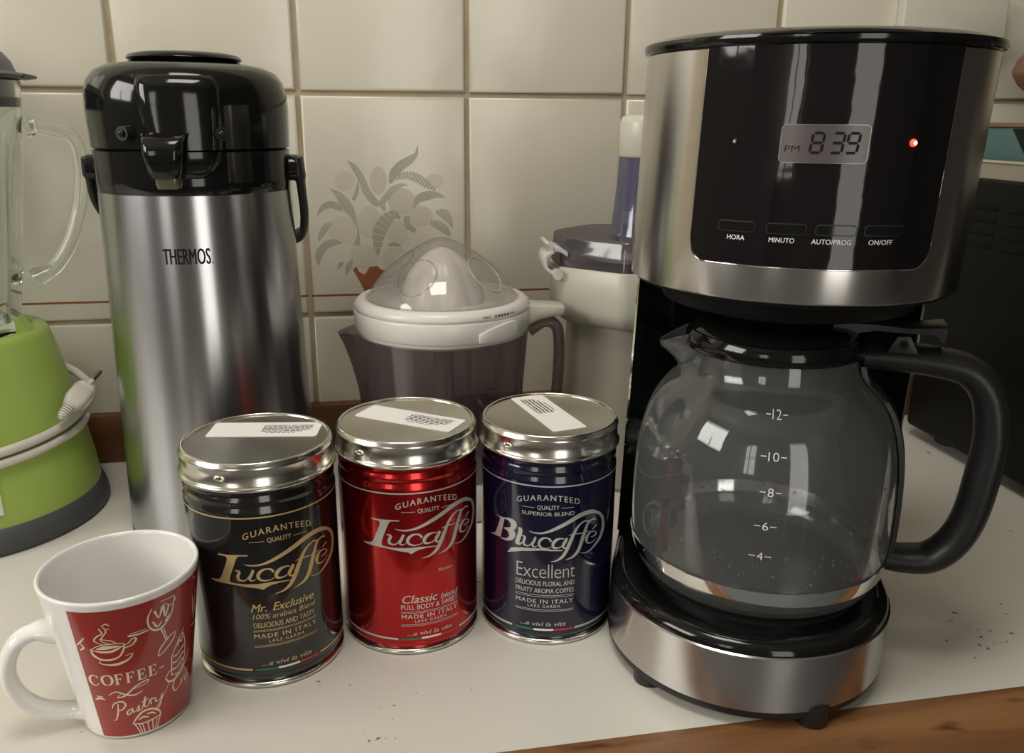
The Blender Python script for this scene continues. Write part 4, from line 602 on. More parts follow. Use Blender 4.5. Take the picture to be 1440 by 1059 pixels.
# Pastry in joined script, climbing to the right
S = [[(1, -2, .5), (2.6, -1.6, .7), (4.4, 3, .9), (5.2, 8.4, .5)], [(1.6, 6, .4), (3.4, 9, .7), (7.4, 9.4, .9), (9, 6.6, .9), (6.6, 4, .7), (4.6, 4, .4)], [(11.6, 3.4, .6), (9.4, 2.2, .8), (9.2, 0, .8), (11, .6, .6), (12.2, 3.4, .5), (12.2, .6, .7), (14, 1.2, .4)], [(14, 1.2, .4), (15.6, 4, .5), (15.4, 1.6, .8), (14.4, .4, .6), (17, 1, .4)],
     [(17, 1, .4), (19.4, 8, .8), (18.4, 2, .8), (20.4, 1.4, .4)], [(16.8, 5.4, .5), (21, 5.8, .5)], [(20.4, 1.4, .4), (21.8, 4.6, .7), (23.4, 4.6, .8), (23.2, 4, .3)], [(22, 4.4, .4), (22, 1.4, .7)], [(24.4, 4.6, .7), (24.8, 1.8, .7), (27.2, 2, .5), (28.6, 4.6, .7), (27, -1.6, .8), (24.4, -4, .6), (25, -2, .4), (29, 2.4, .4), (33, 8.4, .3)]]
strokes(-100.0, 16.0, 1.0, S, 0.10)
# Cr... further round
S = [[(5, 9, .6), (2.6, 9.4, .7), (0, 4, .9), (1.6, 0, .8), (4.6, .6, .5), (6.6, 4, .4)], [(6.6, 4, .6), (7, .6, .7)], [(7, 3, .4), (9, 4.6, .6)], [(9.6, 2, .5), (11.4, 3.6, .6), (10, 4.4, .4), (9.6, .8, .7), (12, .8, .4)], [(13, 3, .6), (12.6, .4, .7), (15, .6, .4)]]
strokes(-39.0, 20.0, 1.0, S, 0.1)
# curl under COFFEE
S = [[(0, 2, .4), (4, 4, .7), (9, 1, 1.0), (13, 0, .9), (17, 1.4, .4)], [(4, 0, .5), (8, .6, 1.0), (14, 5.4, .8), (20, 7.4, .6), (19, 5.4, .5), (12, 3.8, .3)], [(4, 0, .5), (6, 2, .3)]]
strokes(-97.5, 29.0, 1.0, S)
# cupcake
S = [[(0, 3, .5), (2, 6, 1.0), (6, 9.6, 1.2), (11, 9.6, 1.2), (15, 6.6, .9), (16, 3, .5)], [(0, 3, .6), (5, 2, .8), (11, 2.4, .8), (16, 3.4, .6)], [(1, 2.6, .5), (3.4, -4, .7)], [(15.6, 3, .5), (13.4, -4, .7)], [(5, 2, .5), (6, -4, .8)], [(8, 2, .5), (8.4, -4, .8)], [(11, 2, .5), (10.8, -4, .8)], [(3, 5, .4), (6, 6, 1.2), (9, 5, .5)], [(8, 7.4, .4), (11, 7, 1.2), (13, 5.4, .4)], [(3.2, 2, .4), (4.6, -4, .6)], [(13.6, 2, .4), (12.2, -4, .6)]]
strokes(-81.0, 7.0, 1.0, S)
# fragments cut by the left edge of the print, and motifs further round
strokes(-113.5, 60, 1.0, [[(0, 3, .6), (2, 5, .9), (4.5, 8, .5)], [(1, 0, .8), (3, 1.6, 1.0), (2, 4, .5)]]); strokes(-111.0, 28.0, 1.0, [[(0, 0, .8), (3, 1, 1.2), (5.5, 0, .6)], [(1, 2.4, .5), (4.6, 2, .6)]])
strokes(-12.0, 50, 1.0, [[(0, 20, .6), (1, 12, 1.2), (3, 4, .8)], [(4, 22, .8), (3, 14, .6), (6, 6, 1.0)], [(0, 2, .8), (6, 1, 1)]])
P.build('cream_drawings', M['mug_cream'], mug)

# ------------------------------------------------------------------ airpot
th = empty('vacuum_airpot', (-0.0687, -0.14, 0), 0, 'tall brushed steel THERMOS airpot with glossy black pump head, behind the black tin', 'thermos')
SX = 0.03
def rth(z): return 0.0667+(0.0728-0.0667)*(0.262-z)/0.262
MB().lathe([(0.060, 0.0), (0.0722, 0.0), (0.0728, 0.002), (0.0726, 0.008)], 96, caps=(True, False)).build('base_ring', M['black_satin'], th, 60)
MB().lathe([(0.0722, 0.006)]+[(rth(z), z) for z in (0.008, 0.06, 0.12, 0.18, 0.24, 0.2622)]+[(0.064, 0.2626)], 128).build('steel_body', M['steel_dark'], th, 60)
MB().lathe([(0.0650, 0.2600), (0.0668, 0.2618), (0.0670, 0.2700), (0.0671, 0.2895), (0.0650, 0.2905)], 96).build('collar', M['black_gloss'], th, 50)
MB().lathe([(0.0650, 0.2905), (0.0674, 0.2915), (0.0679, 0.3050), (0.0682, 0.3180), (0.0676, 0.3270), (0.0655, 0.3355), (0.0610, 0.3415), (0.0530, 0.3455), (0.0400, 0.3476), (0.0001, 0.3476)], 96).build('pump_head', M['black_gloss'], th, 60)
MB().lathe([(0.030, 0.3470), (0.0360, 0.3482), (0.0386, 0.3505), (0.0370, 0.3528), (0.030, 0.3545), (0.015, 0.3552), (0.0001, 0.3554)], 72).build('pump_button', M['black_gloss'], th, 60)
# spout housing: bulging shield that narrows to the nozzle
def shield(rows, n=18):
    L = []
    for z, a0, a1, bulge in rows:
        l = []
        for i in range(n+1):
            t = i/n; a = math.radians(a0+(a1-a0)*t); e = min(1, min(t, 1-t)/0.22); e = e*e*(3-2*e); r = 0.0640+(bulge)*e; l.append((r*math.cos(a), r*math.sin(a), z))
        L.append(l)
    return L
MB().loft(shield([(0.3375, -112, -62, 0.001), (0.3345, -114, -60, 0.0052), (0.3300, -115, -58.5, 0.0070), (0.3150, -114, -58, 0.0073), (0.3010, -111, -59, 0.0078), (0.2912, -108, -61, 0.0090)]), closed=False).build('spout_housing', M['black_gloss'], th, 60)
MB().loft(shield([(0.2900, -108, -61, 0.0090), (0.2840, -106, -62, 0.0086), (0.2780, -102, -66, 0.0070), (0.2740, -99, -71, 0.0052), (0.2722, -95, -76, 0.0020)]), closed=False).build('lower_spout_housing', M['black_gloss'], th, 60)
def boxish(rows, ca):
    L = []
    for z, w, r0, r1 in rows:
        o = rrect(w, r1-r0, min(w, r1-r0)*0.22, 4, 0, -(r0+r1)/2)
        c, s = math.cos(ca), math.sin(ca); L.append([(x*c-y*s, x*s+y*c, z) for x, y in o])
    return L
ca = math.radians(-4)
MB().loft(boxish([(0.3020, 0.030, 0.062, 0.0725), (0.3000, 0.028, 0.062, 0.0790), (0.2960, 0.026, 0.062, 0.0850), (0.2880, 0.0245, 0.062, 0.0865), (0.2780, 0.0215, 0.062, 0.0840), (0.2740, 0.0190, 0.062, 0.0815)], ca)).build('spout_nose', M['black_gloss'], th, 50, bevel=0.0)
MB().loft(boxish([(0.2745, 0.0150, 0.066, 0.0795), (0.2700, 0.0150, 0.0665, 0.0795), (0.2672, 0.0135, 0.067, 0.0785)], ca)).build('nozzle', M['amber'], th, 50)
for a in (-116.5, -66.0):
    a = math.radians(a); r = 0.0685
    sc1 = MB().tube([(r*.97*math.cos(a), r*.97*math.sin(a), 0.3015), ((r+.0042)*math.cos(a), (r+.0042)*math.sin(a), 0.3015)], 0.0046, 20).build('screw_boss', M['black_satin'], th, 40)
    MB().ball(((r+.0042)*math.cos(a), (r+.0042)*math.sin(a), 0.3015), 0.0026, 12, 8).build('screw_head', M['black_gloss'], sc1, 60)
for s in (-1, 1):
    MB().tube([(s*0.064, 0, 0.2765), (s*0.0725, 0, 0.2765)], 0.0095, 24).build('handle_pivot', M['black_gloss'], th, 40)
# carrying handle folded down behind
hp = catmull([(-0.0722, 0, 0.284), (-0.0728, 0.002, 0.270), (-0.0722, 0.012, 0.250), (-0.064, 0.046, 0.226), (-0.035, 0.0815, 0.213), (0, 0.086, 0.210), (0.035, 0.0815, 0.213), (0.066, 0.046, 0.220), (0.0742, 0.014, 0.236), (0.0738, 0.002, 0.266), (0.0722, 0, 0.284)], 6)
MB().tube(hp, [0.0062 if i < 6 or i > len(hp)-7 else 0.0046 for i in range(len(hp))], 12, flat=(1.4, 0.7)).build('carrying_handle', M['black_satin'], th, 60)
f = cylmap(rth(0.222), math.radians(-89.3)); P = Print(f)
P.text('THERMOS', -16.4, 14.4, 216.8, 10.4, bold=0.03); P.text('®', 14.6, 16.4, 216.8, 1.6)
P.build('printed_name', M['ink'], th)

# ------------------------------------------------------------------ blender
bl = empty('blender', (-0.268, -0.104, 0), 0, 'lime green blender with clear glass jug and grey lid, cut by the left edge', 'blender')
MB().lathe([(0.080, 0.0), (0.0945, 0.0), (0.0965, 0.003), (0.0955, 0.010), (0.0925, 0.0195), (0.0905, 0.0205)], 96, caps=(True, False)).build('base_skirt', M['grey_plastic'], bl, 50)
MB().lathe([(0.0912, 0.0200), (0.0915, 0.0215), (0.0893, 0.040), (0.0845, 0.070), (0.0790, 0.100), (0.0735, 0.130), (0.0690, 0.1480), (0.0668, 0.1520), (0.0625, 0.1535), (0.0575, 0.1530), (0.0565, 0.1500)], 96).build('motor_housing', M['green'], bl, 60)
MB().lathe([(0.0567, 0.1500), (0.0555, 0.1460), (0.0540, 0.1455), (0.0001, 0.1455)], 64).build('jug_seat', M['black_gloss'], bl, 50)
# the little green fin beside the jug seat
fa = math.radians(-6); c, s = math.cos(fa), math.sin(fa)
tri = [(0.0540, 0.1500), (0.0545, 0.1640), (0.0562, 0.1642), (0.0590, 0.1585), (0.0625, 0.1545), (0.0640, 0.1510)]
for q, dr in ((0, 0),):
    MB().loft([[(a*math.cos(fa+d), a*math.sin(fa+d), z) for a, z in tri] for d in (-.13, -.06, .02, .09)]).build('locking_fin', M['green'], bl, 50)
# control tag at the front
P = MB(); g = []
for i in range(9):
    a = math.radians(-100+42*i/8); l = []
    for z in (0.031, 0.035, 0.055, 0.080, 0.090):
        r = 0.0931-(z-0.0215)*0.13; l.append((r*math.cos(a), r*math.sin(a), z))
    g.append(l)
P.loft(g, closed=False).build('control_plate', M['white_plastic'], bl, 50)
# ribbed glass jug
def jr(z): # outer radius of jug
    return 0.0470+(0.0755-0.0470)*min(1, max(0, (z-0.150)/0.190))**0.75
L = []
zs = [0.147, 0.152, 0.160, 0.175, 0.19, 0.205, 0.22, 0.24, 0.26, 0.28, 0.30, 0.315, 0.327, 0.333, 0.336]
nseg = 96
for z in zs:
    rib = 0.0016 if z < 0.30 else 0.0
    L.append([((jr(z)+rib*(0.5+0.5*math.cos(8*2*PI*i/nseg)))*math.cos(2*PI*i/nseg), (jr(z)+rib*(0.5+0.5*math.cos(8*2*PI*i/nseg)))*math.sin(2*PI*i/nseg), z) for i in range(nseg)])
for z in reversed(zs[2:]): L.append([((jr(z)-0.0036)*math.cos(2*PI*i/nseg), (jr(z)-0.0036)*math.sin(2*PI*i/nseg), z) for i in range(nseg)])
jug = MB().loft(L).build('glass_jug', M['jug_glass'], bl, 60)
jd = math.radians(20)
hp = catmull([(0.0730, 0.3030), (0.082, 0.3035), (0.094, 0.3010), (0.1035, 0.2965), (0.1075, 0.284), (0.1065, 0.262), (0.1015, 0.238), (0.0920, 0.214), (0.0790, 0.196), (0.0640, 0.1880)], 6)
MB().tube([(a*math.cos(jd), a*math.sin(jd), z) for a, z in hp], [0.0062+0.003*max(0, 1-i/5)+0.003*max(0, 1-(len(hp)-1-i)/5) for i in range(len(hp))], 14, flat=(1.3, 0.9)).build('jug_handle', M['jug_glass'], jug, 60)
lid = MB().lathe([(0.0700, 0.318), (0.0705, 0.336), (0.079, 0.3385), (0.0805, 0.3398), (0.0795, 0.3412), (0.0730, 0.3425), (0.0705, 0.3500), (0.066, 0.3560), (0.050, 0.3600), (0.0001, 0.3600)], 72, caps=(True, False)).build('lid', M['lid_grey'], bl, 50)
a = math.radians(18)
MB().loft([[(r*math.cos(a+d), r*math.sin(a+d), z) for r, z in ((0.070, 0.3395), (0.080, 0.3375), (0.0862, 0.3385), (0.0862, 0.3398), (0.080, 0.3412), (0.070, 0.3430))] for d in (-.26, -.16, 0, .16, .26)]).build('lid_tab', M['lid_grey'], lid, 60)
# mains cord wound round the body, ending in a plug
def rb(z): return 0.0915-(z-0.0215)*(0.0915-0.069)/(0.148-0.0215)
pts = []
for i in range(40):
    a = math.radians(-200+ i*5.3); z = 0.064+0.018*max(0, min(1, (i-6)/30)); pts.append(((rb(z)+0.0048)*math.cos(a), (rb(z)+0.0048)*math.sin(a), z))
for a, dr, z in ((14, .010, .086), (20, .014, .092), (27, .012, .098), (38, .008, .104), (60, .0055, .108), (85, .0045, .108), (110, .0045, .106)):
    a = math.radians(a); pts.append(((rb(z)+dr)*math.cos(a), (rb(z)+dr)*math.sin(a), z))
MB().tube(catmull(pts, 3), 0.0036, 10, flat=(1.0, 1.0)).build('power_cord', M['cord'], bl, 70)
pts = []
for i in range(36):
    a = math.radians(-200+i*5.2); z = 0.0565+0.0155*max(0, min(1, (i-6)/28)); pts.append(((rb(z)+0.0046)*math.cos(a), (rb(z)+0.0046)*math.sin(a), z))
for a, dr, z in ((-10, .006, .0735), (5, .0052, .075), (30, .0046, .076), (60, .0045, .074), (100, .0045, .070)):
    a = math.radians(a); pts.append(((rb(z)+dr)*math.cos(a), (rb(z)+dr)*math.sin(a), z))
MB().tube(catmull(pts, 3), 0.0033, 10).build('power_cord', M['cord'], bl, 70)
A = Vector((0.0835, -0.0375, 0.0925)); D = (Vector((0.1036, 0.0128, 0.1154))-A); Ln = D.length; D.normalize()
Ap = Vector((-0.035, -0.0, 0)); A = A+Vector((0.001, -0.001, 0.0))
pl = MB()
def frame_tube(mb, secs, n=16):
    up = Vector((0, -1, 0)); sd = D.cross(up).normalized(); up2 = sd.cross(D).normalized(); L = []
    for d, w, h in secs:
        o = rrect(w, h, min(w, h)*0.4, 4); c_ = A+D*d; L.append([c_+sd*x+up2*y for x, y in o])
    return mb.loft(L)
plug = frame_tube(MB(), [(0.010, 0.007, 0.007), (0.011, 0.0115, 0.008), (0.018, 0.0165, 0.0105), (0.030, 0.0165, 0.0105), (0.0305, 0.0150, 0.0100), (0.0315, 0.0150, 0.010), (0.032, 0.0160, 0.0105), (0.035, 0.0125, 0.009)]).build('plug', M['cord'], bl, 50)
for k in range(5): frame_tube(MB(), [(0.0003+k*0.0021, 0.0066+0.0006*k, 0.0066+.0005*k), (0.0015+k*0.0021, 0.0070+0.0006*k, 0.0070+.0005*k)]).build('strain_relief_ring', M['cord'], plug, 50)
frame_tube(MB(), [(-0.002, 0.0045, 0.0045), (0.011, 0.0055, 0.0055)]).build('strain_relief', M['cord'], plug, 50)
for s in (-1, 1):
    A_ = A.copy(); A = A_+Vector((0, s*0.0052, 0))+D.cross(Vector((0, -1, 0))).normalized()*0.0
    pin = frame_tube(MB(), [(0.034, 0.0042, 0.0042), (0.045, 0.0038, 0.0038)]).build('pin_sleeve', M['cord'], plug, 50)
    frame_tube(MB(), [(0.045, 0.0038, 0.0038), (0.0515, 0.0036, 0.0036)]).build('pin', M['brass'], plug, 50); A = A_

# ------------------------------------------------------------------ citrus juicer
ju = empty('citrus_juicer', (0.111, -0.13, 0), math.radians(-10), 'electric citrus juicer with clear domed cover over smoky see-through pitcher, behind the red tin', 'juicer')
# smoky pitcher with spout at the left
L = []
for z, r, sp in ((0.030, 0.058, 0), (0.032, 0.0605, 0), (0.055, 0.0625, 0.001), (0.080, 0.0650, 0.004), (0.100, 0.0662, 0.005), (0.120, 0.0678, 0.008), (0.138, 0.0692, 0.0125), (0.1480, 0.0700, 0.0165)):
    l = []
    for i in range(96):
        a = 2*PI*i/96; d = abs((a-PI+PI) % (2*PI)-PI); k = max(0, 1-d/0.42); k = k*k*(3-2*k); rr = r+sp*k; l.append((rr*math.cos(a), rr*math.sin(a), z+-0.004*k*(z/0.148)))
    L.append(l)
MB().loft(L, caps=(True, False)).build('pitcher', M['smoky'], ju, 60)
rim_ = []
MB().lathe([(0.0575, 0.0), (0.0640, 0.0), (0.0665, 0.003), (0.0650, 0.022), (0.0600, 0.0305), (0.0001, 0.0305)], 72, caps=(True, False)).build('motor_base', M['white_plastic'], ju, 50)
MB().lathe([(0.0115, 0.031), (0.0095, 0.05), (0.0085, 0.13), (0.0001, 0.131)], 32).build('drive_column', M['greywhite'], ju, 50)
# white strainer ring, stepped
MB().lathe([(0.0655, 0.1460), (0.0683, 0.1460), (0.0688, 0.1475), (0.0688, 0.1505), (0.0706, 0.1510), (0.0712, 0.1520), (0.0718, 0.1650), (0.0712, 0.1664), (0.0702, 0.1668), (0.0708, 0.1676), (0.0712, 0.1690), (0.0700, 0.1722), (0.0675, 0.1745), (0.0640, 0.1752), (0.0612, 0.1745), (0.0600, 0.1725), (0.052, 0.1715), (0.0001, 0.1705)], 120).build('strainer_ring', M['white_plastic'], ju, 40)
# ribbed reamer
L = []
for z, r in ((0.1710, 0.0330), (0.176, 0.0325), (0.184, 0.0300), (0.193, 0.0262), (0.201, 0.0205), (0.2075, 0.0140), (0.2118, 0.0075), (0.2140, 0.0010)):
    L.append([((r*(1+0.07*abs(math.sin(4*a_))))*math.cos(a_), (r*(1+0.07*abs(math.sin(4*a_))))*math.sin(a_), z) for a_ in [2*PI*i/96 for i in range(96)]])
MB().loft(L).build('reamer', M['white_plastic'], ju, 50)
def dome_r(z):
    t = (z-0.1740)/(0.2220-0.1740); return 0.0600*max(0, 1-t)**0.62*(1+0.10*math.sin(PI*min(1, t)))
zz = [0.1740+(0.2220-0.1740)*math.sin(PI/2*i/18) for i in range(19)]
MB().lathe([(0.0625, 0.1756), (0.0602, 0.1756)]+[(max(dome_r(z), .0001), z) for z in zz], 96).build('domed_cover', M['dome'], ju, 70)
# finger grips pressed in the dome: oval rims
for a in (-112, -36, 150):
    a = math.radians(a); pts = []
    for i in range(33):
        b = 2*PI*i/32; z = 0.1960+0.0120*math.sin(b); da = (0.34 if a < -1.5 else 0.30)*math.cos(b)*(1+0.35*math.sin(b)); r = dome_r(z)+0.0007
        pts.append((r*math.cos(a+da), r*math.sin(a+da), z))
    MB().tube(pts, 0.0006, 6, caps=False).build('grip_rim', M['greywhite'] if a > -1.5 else M['dome'], ju, 60)
# handle at the right: white bracket and smoky loop
MB().loft([[(x, y*w, z) for y, z in ((-.011, z0), (.011, z0), (.012, z0+.004), (.011, z0+h), (-.011, z0+h), (-.012, z0+.004))] for x, w, z0, h in ((0.068, 1.1, 0.1520, 0.0175), (0.078, 1, 0.1570, 0.0120), (0.090, .95, 0.1600, 0.0090), (0.099, .8, 0.1605, 0.0070))]).build('handle_bracket', M['offwhite'], ju, 40, bevel=0.001)
MB().tube(catmull([(0.071, 0, 0.146), (0.084, 0, 0.154), (0.0945, 0, 0.146), (0.0955, 0, 0.11), (0.092, 0, 0.08), (0.082, 0, 0.058), (0.062, 0, 0.052)], 6), 0.0085, 14, flat=(1.1, 0.55)).build('handle', M['smoky'], ju, 60)
# latch and strength print on the ring
def rmap(R, c0):
    def f(s, z, off=0): a = c0+s/1000/R; return ((R+.0002+off)*math.cos(a), (R+.0002+off)*math.sin(a), z/1000)
    return f
g = []
for a_, z0, z1, r in ((-64, .1512, .1580, .0730), (-58, .1512, .1610, .0737), (-50, .1514, .1635, .0742), (-44, .1520, .1648, .0745), (-38, .1530, .1650, .0754), (-34, .1532, .1610, .0745)):
    a_ = math.radians(a_); g.append([(rr*math.cos(a_), rr*math.sin(a_), z) for rr, z in ((.0712, z0), (r, z0), (r, z1), (.0712, z1))])
MB().loft(g).build('latch_tab', M['white_plastic'], ju, 40, bevel=0.0006)
P = Print(rmap(0.0709, math.radians(-50)), 3); P.text('MAX', -13.5, -7, 169.6, 1.6, bold=.02)
for i in range(5): P.put(([(x, y) for x, y in circ2(1.1, 14, -2.2+i*3.1, 170.4)]+[(x, y) for x, y in circ2(0.6 if i == 0 else 0.35, 14, -2.2+i*3.1+(.25 if i else 0), 170.4)], [(j, (j+1) % 14, 14+(j+1) % 14, 14+j) for j in range(14)]), True)
P.text('MIN', 13, 18, 169.8, 1.4, bold=.02); P.build('printed_scale', M['ink'], ju)
P = Print(rmap(0.0672, math.radians(-58)), 3)
for i, (a_, b_) in enumerate(((0, 9), (4, 12), (0, 9), (4, 12), (0, 9))): P.put(line2d(a_, b_, 112-i*8, 0.45), True)
P.build('measuring_marks', M['ink'], ju)

# ------------------------------------------------------------------ food processor
fp = empty('food_processor', (0.285, -0.105, 0), math.radians(-4), 'off white food processor with smoky lid and violet feed tube behind the coffee maker', 'food processor')
def octo(w, d, c, k=1.0, cx=0, cy=0):
    w, d = w/2*k, d/2*k
    return [(cx+x, cy+y) for x, y in ((-w, -d+c), (-w+c*1.15, -d), (w-c, -d), (w, -d+c), (w, d-c), (w-c, d), (-w+c, d), (-w, d-c))]
def orr(o2, r=0.006, n=4):
    out = []
    m = len(o2)
    for i in range(m):
        a, b, c = Vector(o2[i-1]), Vector(o2[i]), Vector(o2[(i+1) % m]); p0 = b+(a-b).normalized()*r; p1 = b+(c-b).normalized()*r
        for k in range(n+1):
            t = k/n; q = p0*(1-t)**2+b*2*t*(1-t)+p1*t*t; out.append((q.x, q.y))
    return out
O1 = orr(octo(0.150, 0.130, 0.040), 0.006)
OL = orr(octo(0.128, 0.108, 0.034), 0.012)
MB().loft([[(x, y, z) for x, y in offs(OL, d)] for z, d in ((0.0, 0.004), (0.004, 0.0), (0.06, 0.0015), (0.150, 0.004))]).build('motor_base', M['greywhite'], fp, 40)
MB().loft([[(x, y, z) for x, y in offs(O1, d)] for z, d in ((0.146, 0.013), (0.1475, 0.009), (0.151, 0.004), (0.156, 0.001), (0.161, 0), (0.1935, 0.0), (0.1950, 0.001))]).build('bowl', M['offwhite'], fp, 40)
MB().loft([[(x, y, z) for x, y in offs(O1, d)] for z, d in ((0.1952, 0.0012), (0.2175, 0.0030), (0.2190, 0.0038), (0.2198, 0.0055), (0.2200, 0.0085))]).build('smoky_lid', M['tinted'], fp, 40)
MB().lathe([(0.030, 0.197), (0.046, 0.199), (0.048, 0.203), (0.044, 0.206), (0.0001, 0.207)], 48).build('grating_disc', M['white_plastic'], fp, 50)
tx, ty = -0.001, -0.012
MB().lathe([(0.0285, 0.2202), (0.0268, 0.226), (0.0235, 0.262), (0.0225, 0.283), (0.0210, 0.283), (0.0205, 0.24)], 48, tx, ty).build('feed_tube', M['violet'], fp, 60)
MB().lathe([(0.0180, 0.236), (0.0185, 0.281), (0.0225, 0.2832), (0.0232, 0.2845), (0.0230, 0.310), (0.0215, 0.3145), (0.018, 0.3160), (0.0001, 0.3165)], 48, tx, ty).build('food_pusher', M['offwhite'], fp, 50)
# clip at the left holding the lid
cl = empty('clip_hold')
bpy.data.objects.remove(cl)
pts = catmull([(-0.074, 0.2155), (-0.0785, 0.2120), (-0.0765, 0.2075), (-0.071, 0.2085), (-0.0665, 0.2065), (-0.068, 0.2035), (-0.0745, 0.2050), (-0.0805, 0.2010), (-0.0815, 0.1945), (-0.0775, 0.1885), (-0.0715, 0.1870)][0:0] or [(-0.0855, 0.2155), (-0.0815, 0.2125), (-0.0800, 0.2085), (-0.0855, 0.2045), (-0.0865, 0.1985), (-0.0845, 0.1935), (-0.0795, 0.1905), (-0.0755, 0.1895)], 5)
for nm, pp in (('lid_clip', pts), ):
    L = []
    for i, q in enumerate(pp):
        a, b = pp[max(i-1, 0)], pp[min(i+1, len(pp)-1)]; d = (Vector((b[0]-a[0], b[1]-a[1]))).normalized(); nx, nz = -d.y*0.0014, d.x*0.0014
        L.append([(q[0]+nx, -0.030, q[1]+nz), (q[0]-nx, -0.030, q[1]-nz), (q[0]-nx, 0.004, q[1]-nz), (q[0]+nx, 0.004, q[1]+nz)])
    clip = MB().loft(L).build(nm, M['white_plastic'], fp, 50, bevel=0.0004)
L = []
pp = catmull([(-0.0810, 0.2105), (-0.0755, 0.2100), (-0.0700, 0.2070), (-0.0680, 0.2055)], 5)
for i, q in enumerate(pp): L.append([(q[0], -0.030, q[1]+.002), (q[0], -0.030, q[1]-.002), (q[0], 0.004, q[1]-.002), (q[0], 0.004, q[1]+.002)])
MB().loft(L).build('clip_hook', M['white_plastic'], clip, 50, bevel=0.0006)
MB().tube([(-0.0765, -0.034, 0.1895), (-0.0765, 0.008, 0.1895)], 0.0042, 16).build('clip_hinge', M['white_plastic'], fp, 40)
P = Print(lambda x, y, off=0: (x/1000, -0.0652, y/1000), 5); P.text('F', -18.5, -14.5, 171, 5.6, bold=.03, spacing=1); P.build('printed_name', M['ink'], fp)

# ------------------------------------------------------------------ toaster oven and things on it
ov = empty('toaster_oven', (0.80, -0.24, 0), 0, 'black toaster oven in shadow behind the coffee maker, cut by the right edge', 'oven')
MB().box(-0.203, 0.203, -0.175, 0.175, 0.012, 0.264).build('body', M['oven_black'], ov, bevel=0.006)
for i in range(4):
    for j in range(2): MB().box(-0.2038, -0.2025, 0.045+j*0.05, 0.085+j*0.05, 0.205+i*0.011, 0.209+i*0.011).build('vent_slot', M['oven_black'], ov, bevel=0.0004)
for x in (-.17, .17):
    for y in (-.145, .145): MB().lathe([(0.013, 0), (0.015, 0.002), (0.014, 0.012)], 20, x, y, caps=(True, True)).build('foot', M['black_satin'], ov)
MB().box(-0.180, 0.180, -0.178, -0.174, 0.045, 0.235).build('front_door', M['black_gloss'], ov, bevel=0.001)
MB().tube([(-0.15, -0.195, 0.225), (0.15, -0.195, 0.225)], 0.006, 12).build('door_handle', M['chrome'], ov)
tr = MB().loft([[(x, y, z) for x, y in rrect(w, d, 0.012, 5, 0, 0)] for w, d, z in ((0.392, 0.335, 0.0), (0.400, 0.345, 0.013), (0.406, 0.351, 0.0145), (0.406, 0.351, 0.0165), (0.398, 0.343, 0.0165), (0.390, 0.333, 0.003))]).build('tray', M['tray'], None, 40)
tr.location = (0.803, -0.237, 0.2642); tag(tr, 'cream enamel tray lying on the black toaster oven', 'tray')
pk = empty('flat_package', (0.800, -0.232, 0.2675), 0, 'teal and black flat package with brown edge on the cream tray, at right edge', 'package')
MB().box(-0.190, 0.150, -0.150, 0.150, 0.0, 0.0410).build('body', M['teal'], pk, bevel=0.002)
MB().box(-0.1915, 0.152, -0.152, 0.152, 0.0410, 0.0450).build('lid_edge', M['brown_card'], pk, bevel=0.001)
MB().add([(-0.1907, -0.150, 0.001), (-0.1907, 0.066, 0.001), (-0.1907, 0.100, 0.0400), (-0.1907, -0.150, 0.0400)], [(0, 1, 2, 3)]).build('black_corner', M['ink'], pk, 0)
bd = MB().loft([[(x, y, z) for x, z in ((0.0, 0.0), (0.010, -0.012), (0.03, -0.024), (0.09, -0.030), (0.11, 0.01), (0.08, 0.034), (0.03, 0.030), (0.006, 0.014))] for y in (0, 0.018)]).build('brown_object', M['terracotta'], None, 40, bevel=0.004)  # small brown thing of unknown kind, its outline guessed
bd.location = (0.670, -0.060, 0.358); tag(bd, 'terracotta coloured ornament of unknown kind by the tiles at the right edge', 'ornament')
pts_ = MB().loft([[(x, y, z) for x, z in rrect(0.112, 0.050, 0.004, 4)] for y in (0, -0.010, -0.0125)]).build('wall_socket_plate', M['offwhite'], None, 40, bevel=0.001)
pts_.location = (0.6265, -0.0005, 0.4035); tag(pts_, 'glossy cream rectangular cover plate on the tiles above the coffee maker', 'wall plate')

# ------------------------------------------------------------------ coffee maker
PHI = math.radians(-22.6)
cm = empty('coffee_maker', (0.2672, -0.380, 0), PHI, 'black and brushed steel drip coffee maker with lit red dot and clock', 'coffee maker')
def sh(v): return Vector((v[0]+0.030*v[2], v[1]+0.012*v[2], v[2]))
RB_, RH = 0.0818, 0.0845
for x, y in ((-0.052, -0.050), (0.036, -0.066), (-0.060, 0.075), (0.060, 0.075)):
    MB().lathe([(0.0085, 0.0), (0.0092, 0.001), (0.0092, 0.012)], 24, x, y, caps=(True, True)).build('foot', M['black_satin'], cm, 50)
D0 = dshape(RB_, 0.114, 48)
def dl(d, z, D=D0): return [tuple(sh((x, y, z))) for x, y in offs(D, d)]
MB().loft([dl(.004, .0060), dl(.0012, .0062), dl(.0006, .0075), dl(.0006, .0105)]).build('base_plate', M['black_satin'], cm, 40)
MB().loft([dl(.001, .0105), dl(0, .0110), dl(0, .0435), dl(.0010, .0442)], caps=(False, False)).build('base_band', M['steel'], cm, 40)
MB().loft([dl(.0012, .0430), dl(.0012, .0455), dl(.0025, .0485), dl(.0055, .0503), dl(.0090, .0505), dl(.0120, .0495), dl(.0150, .0480)]).build('base_top', M['black_gloss'], cm, 50)
MB().lathe([(0.064, 0.0478), (0.064, 0.0490), (0.0625, 0.0497), (0.0001, 0.0497)], 64, 0.0045, 0.008).build('hot_plate', M['black_satin'], cm, 40)
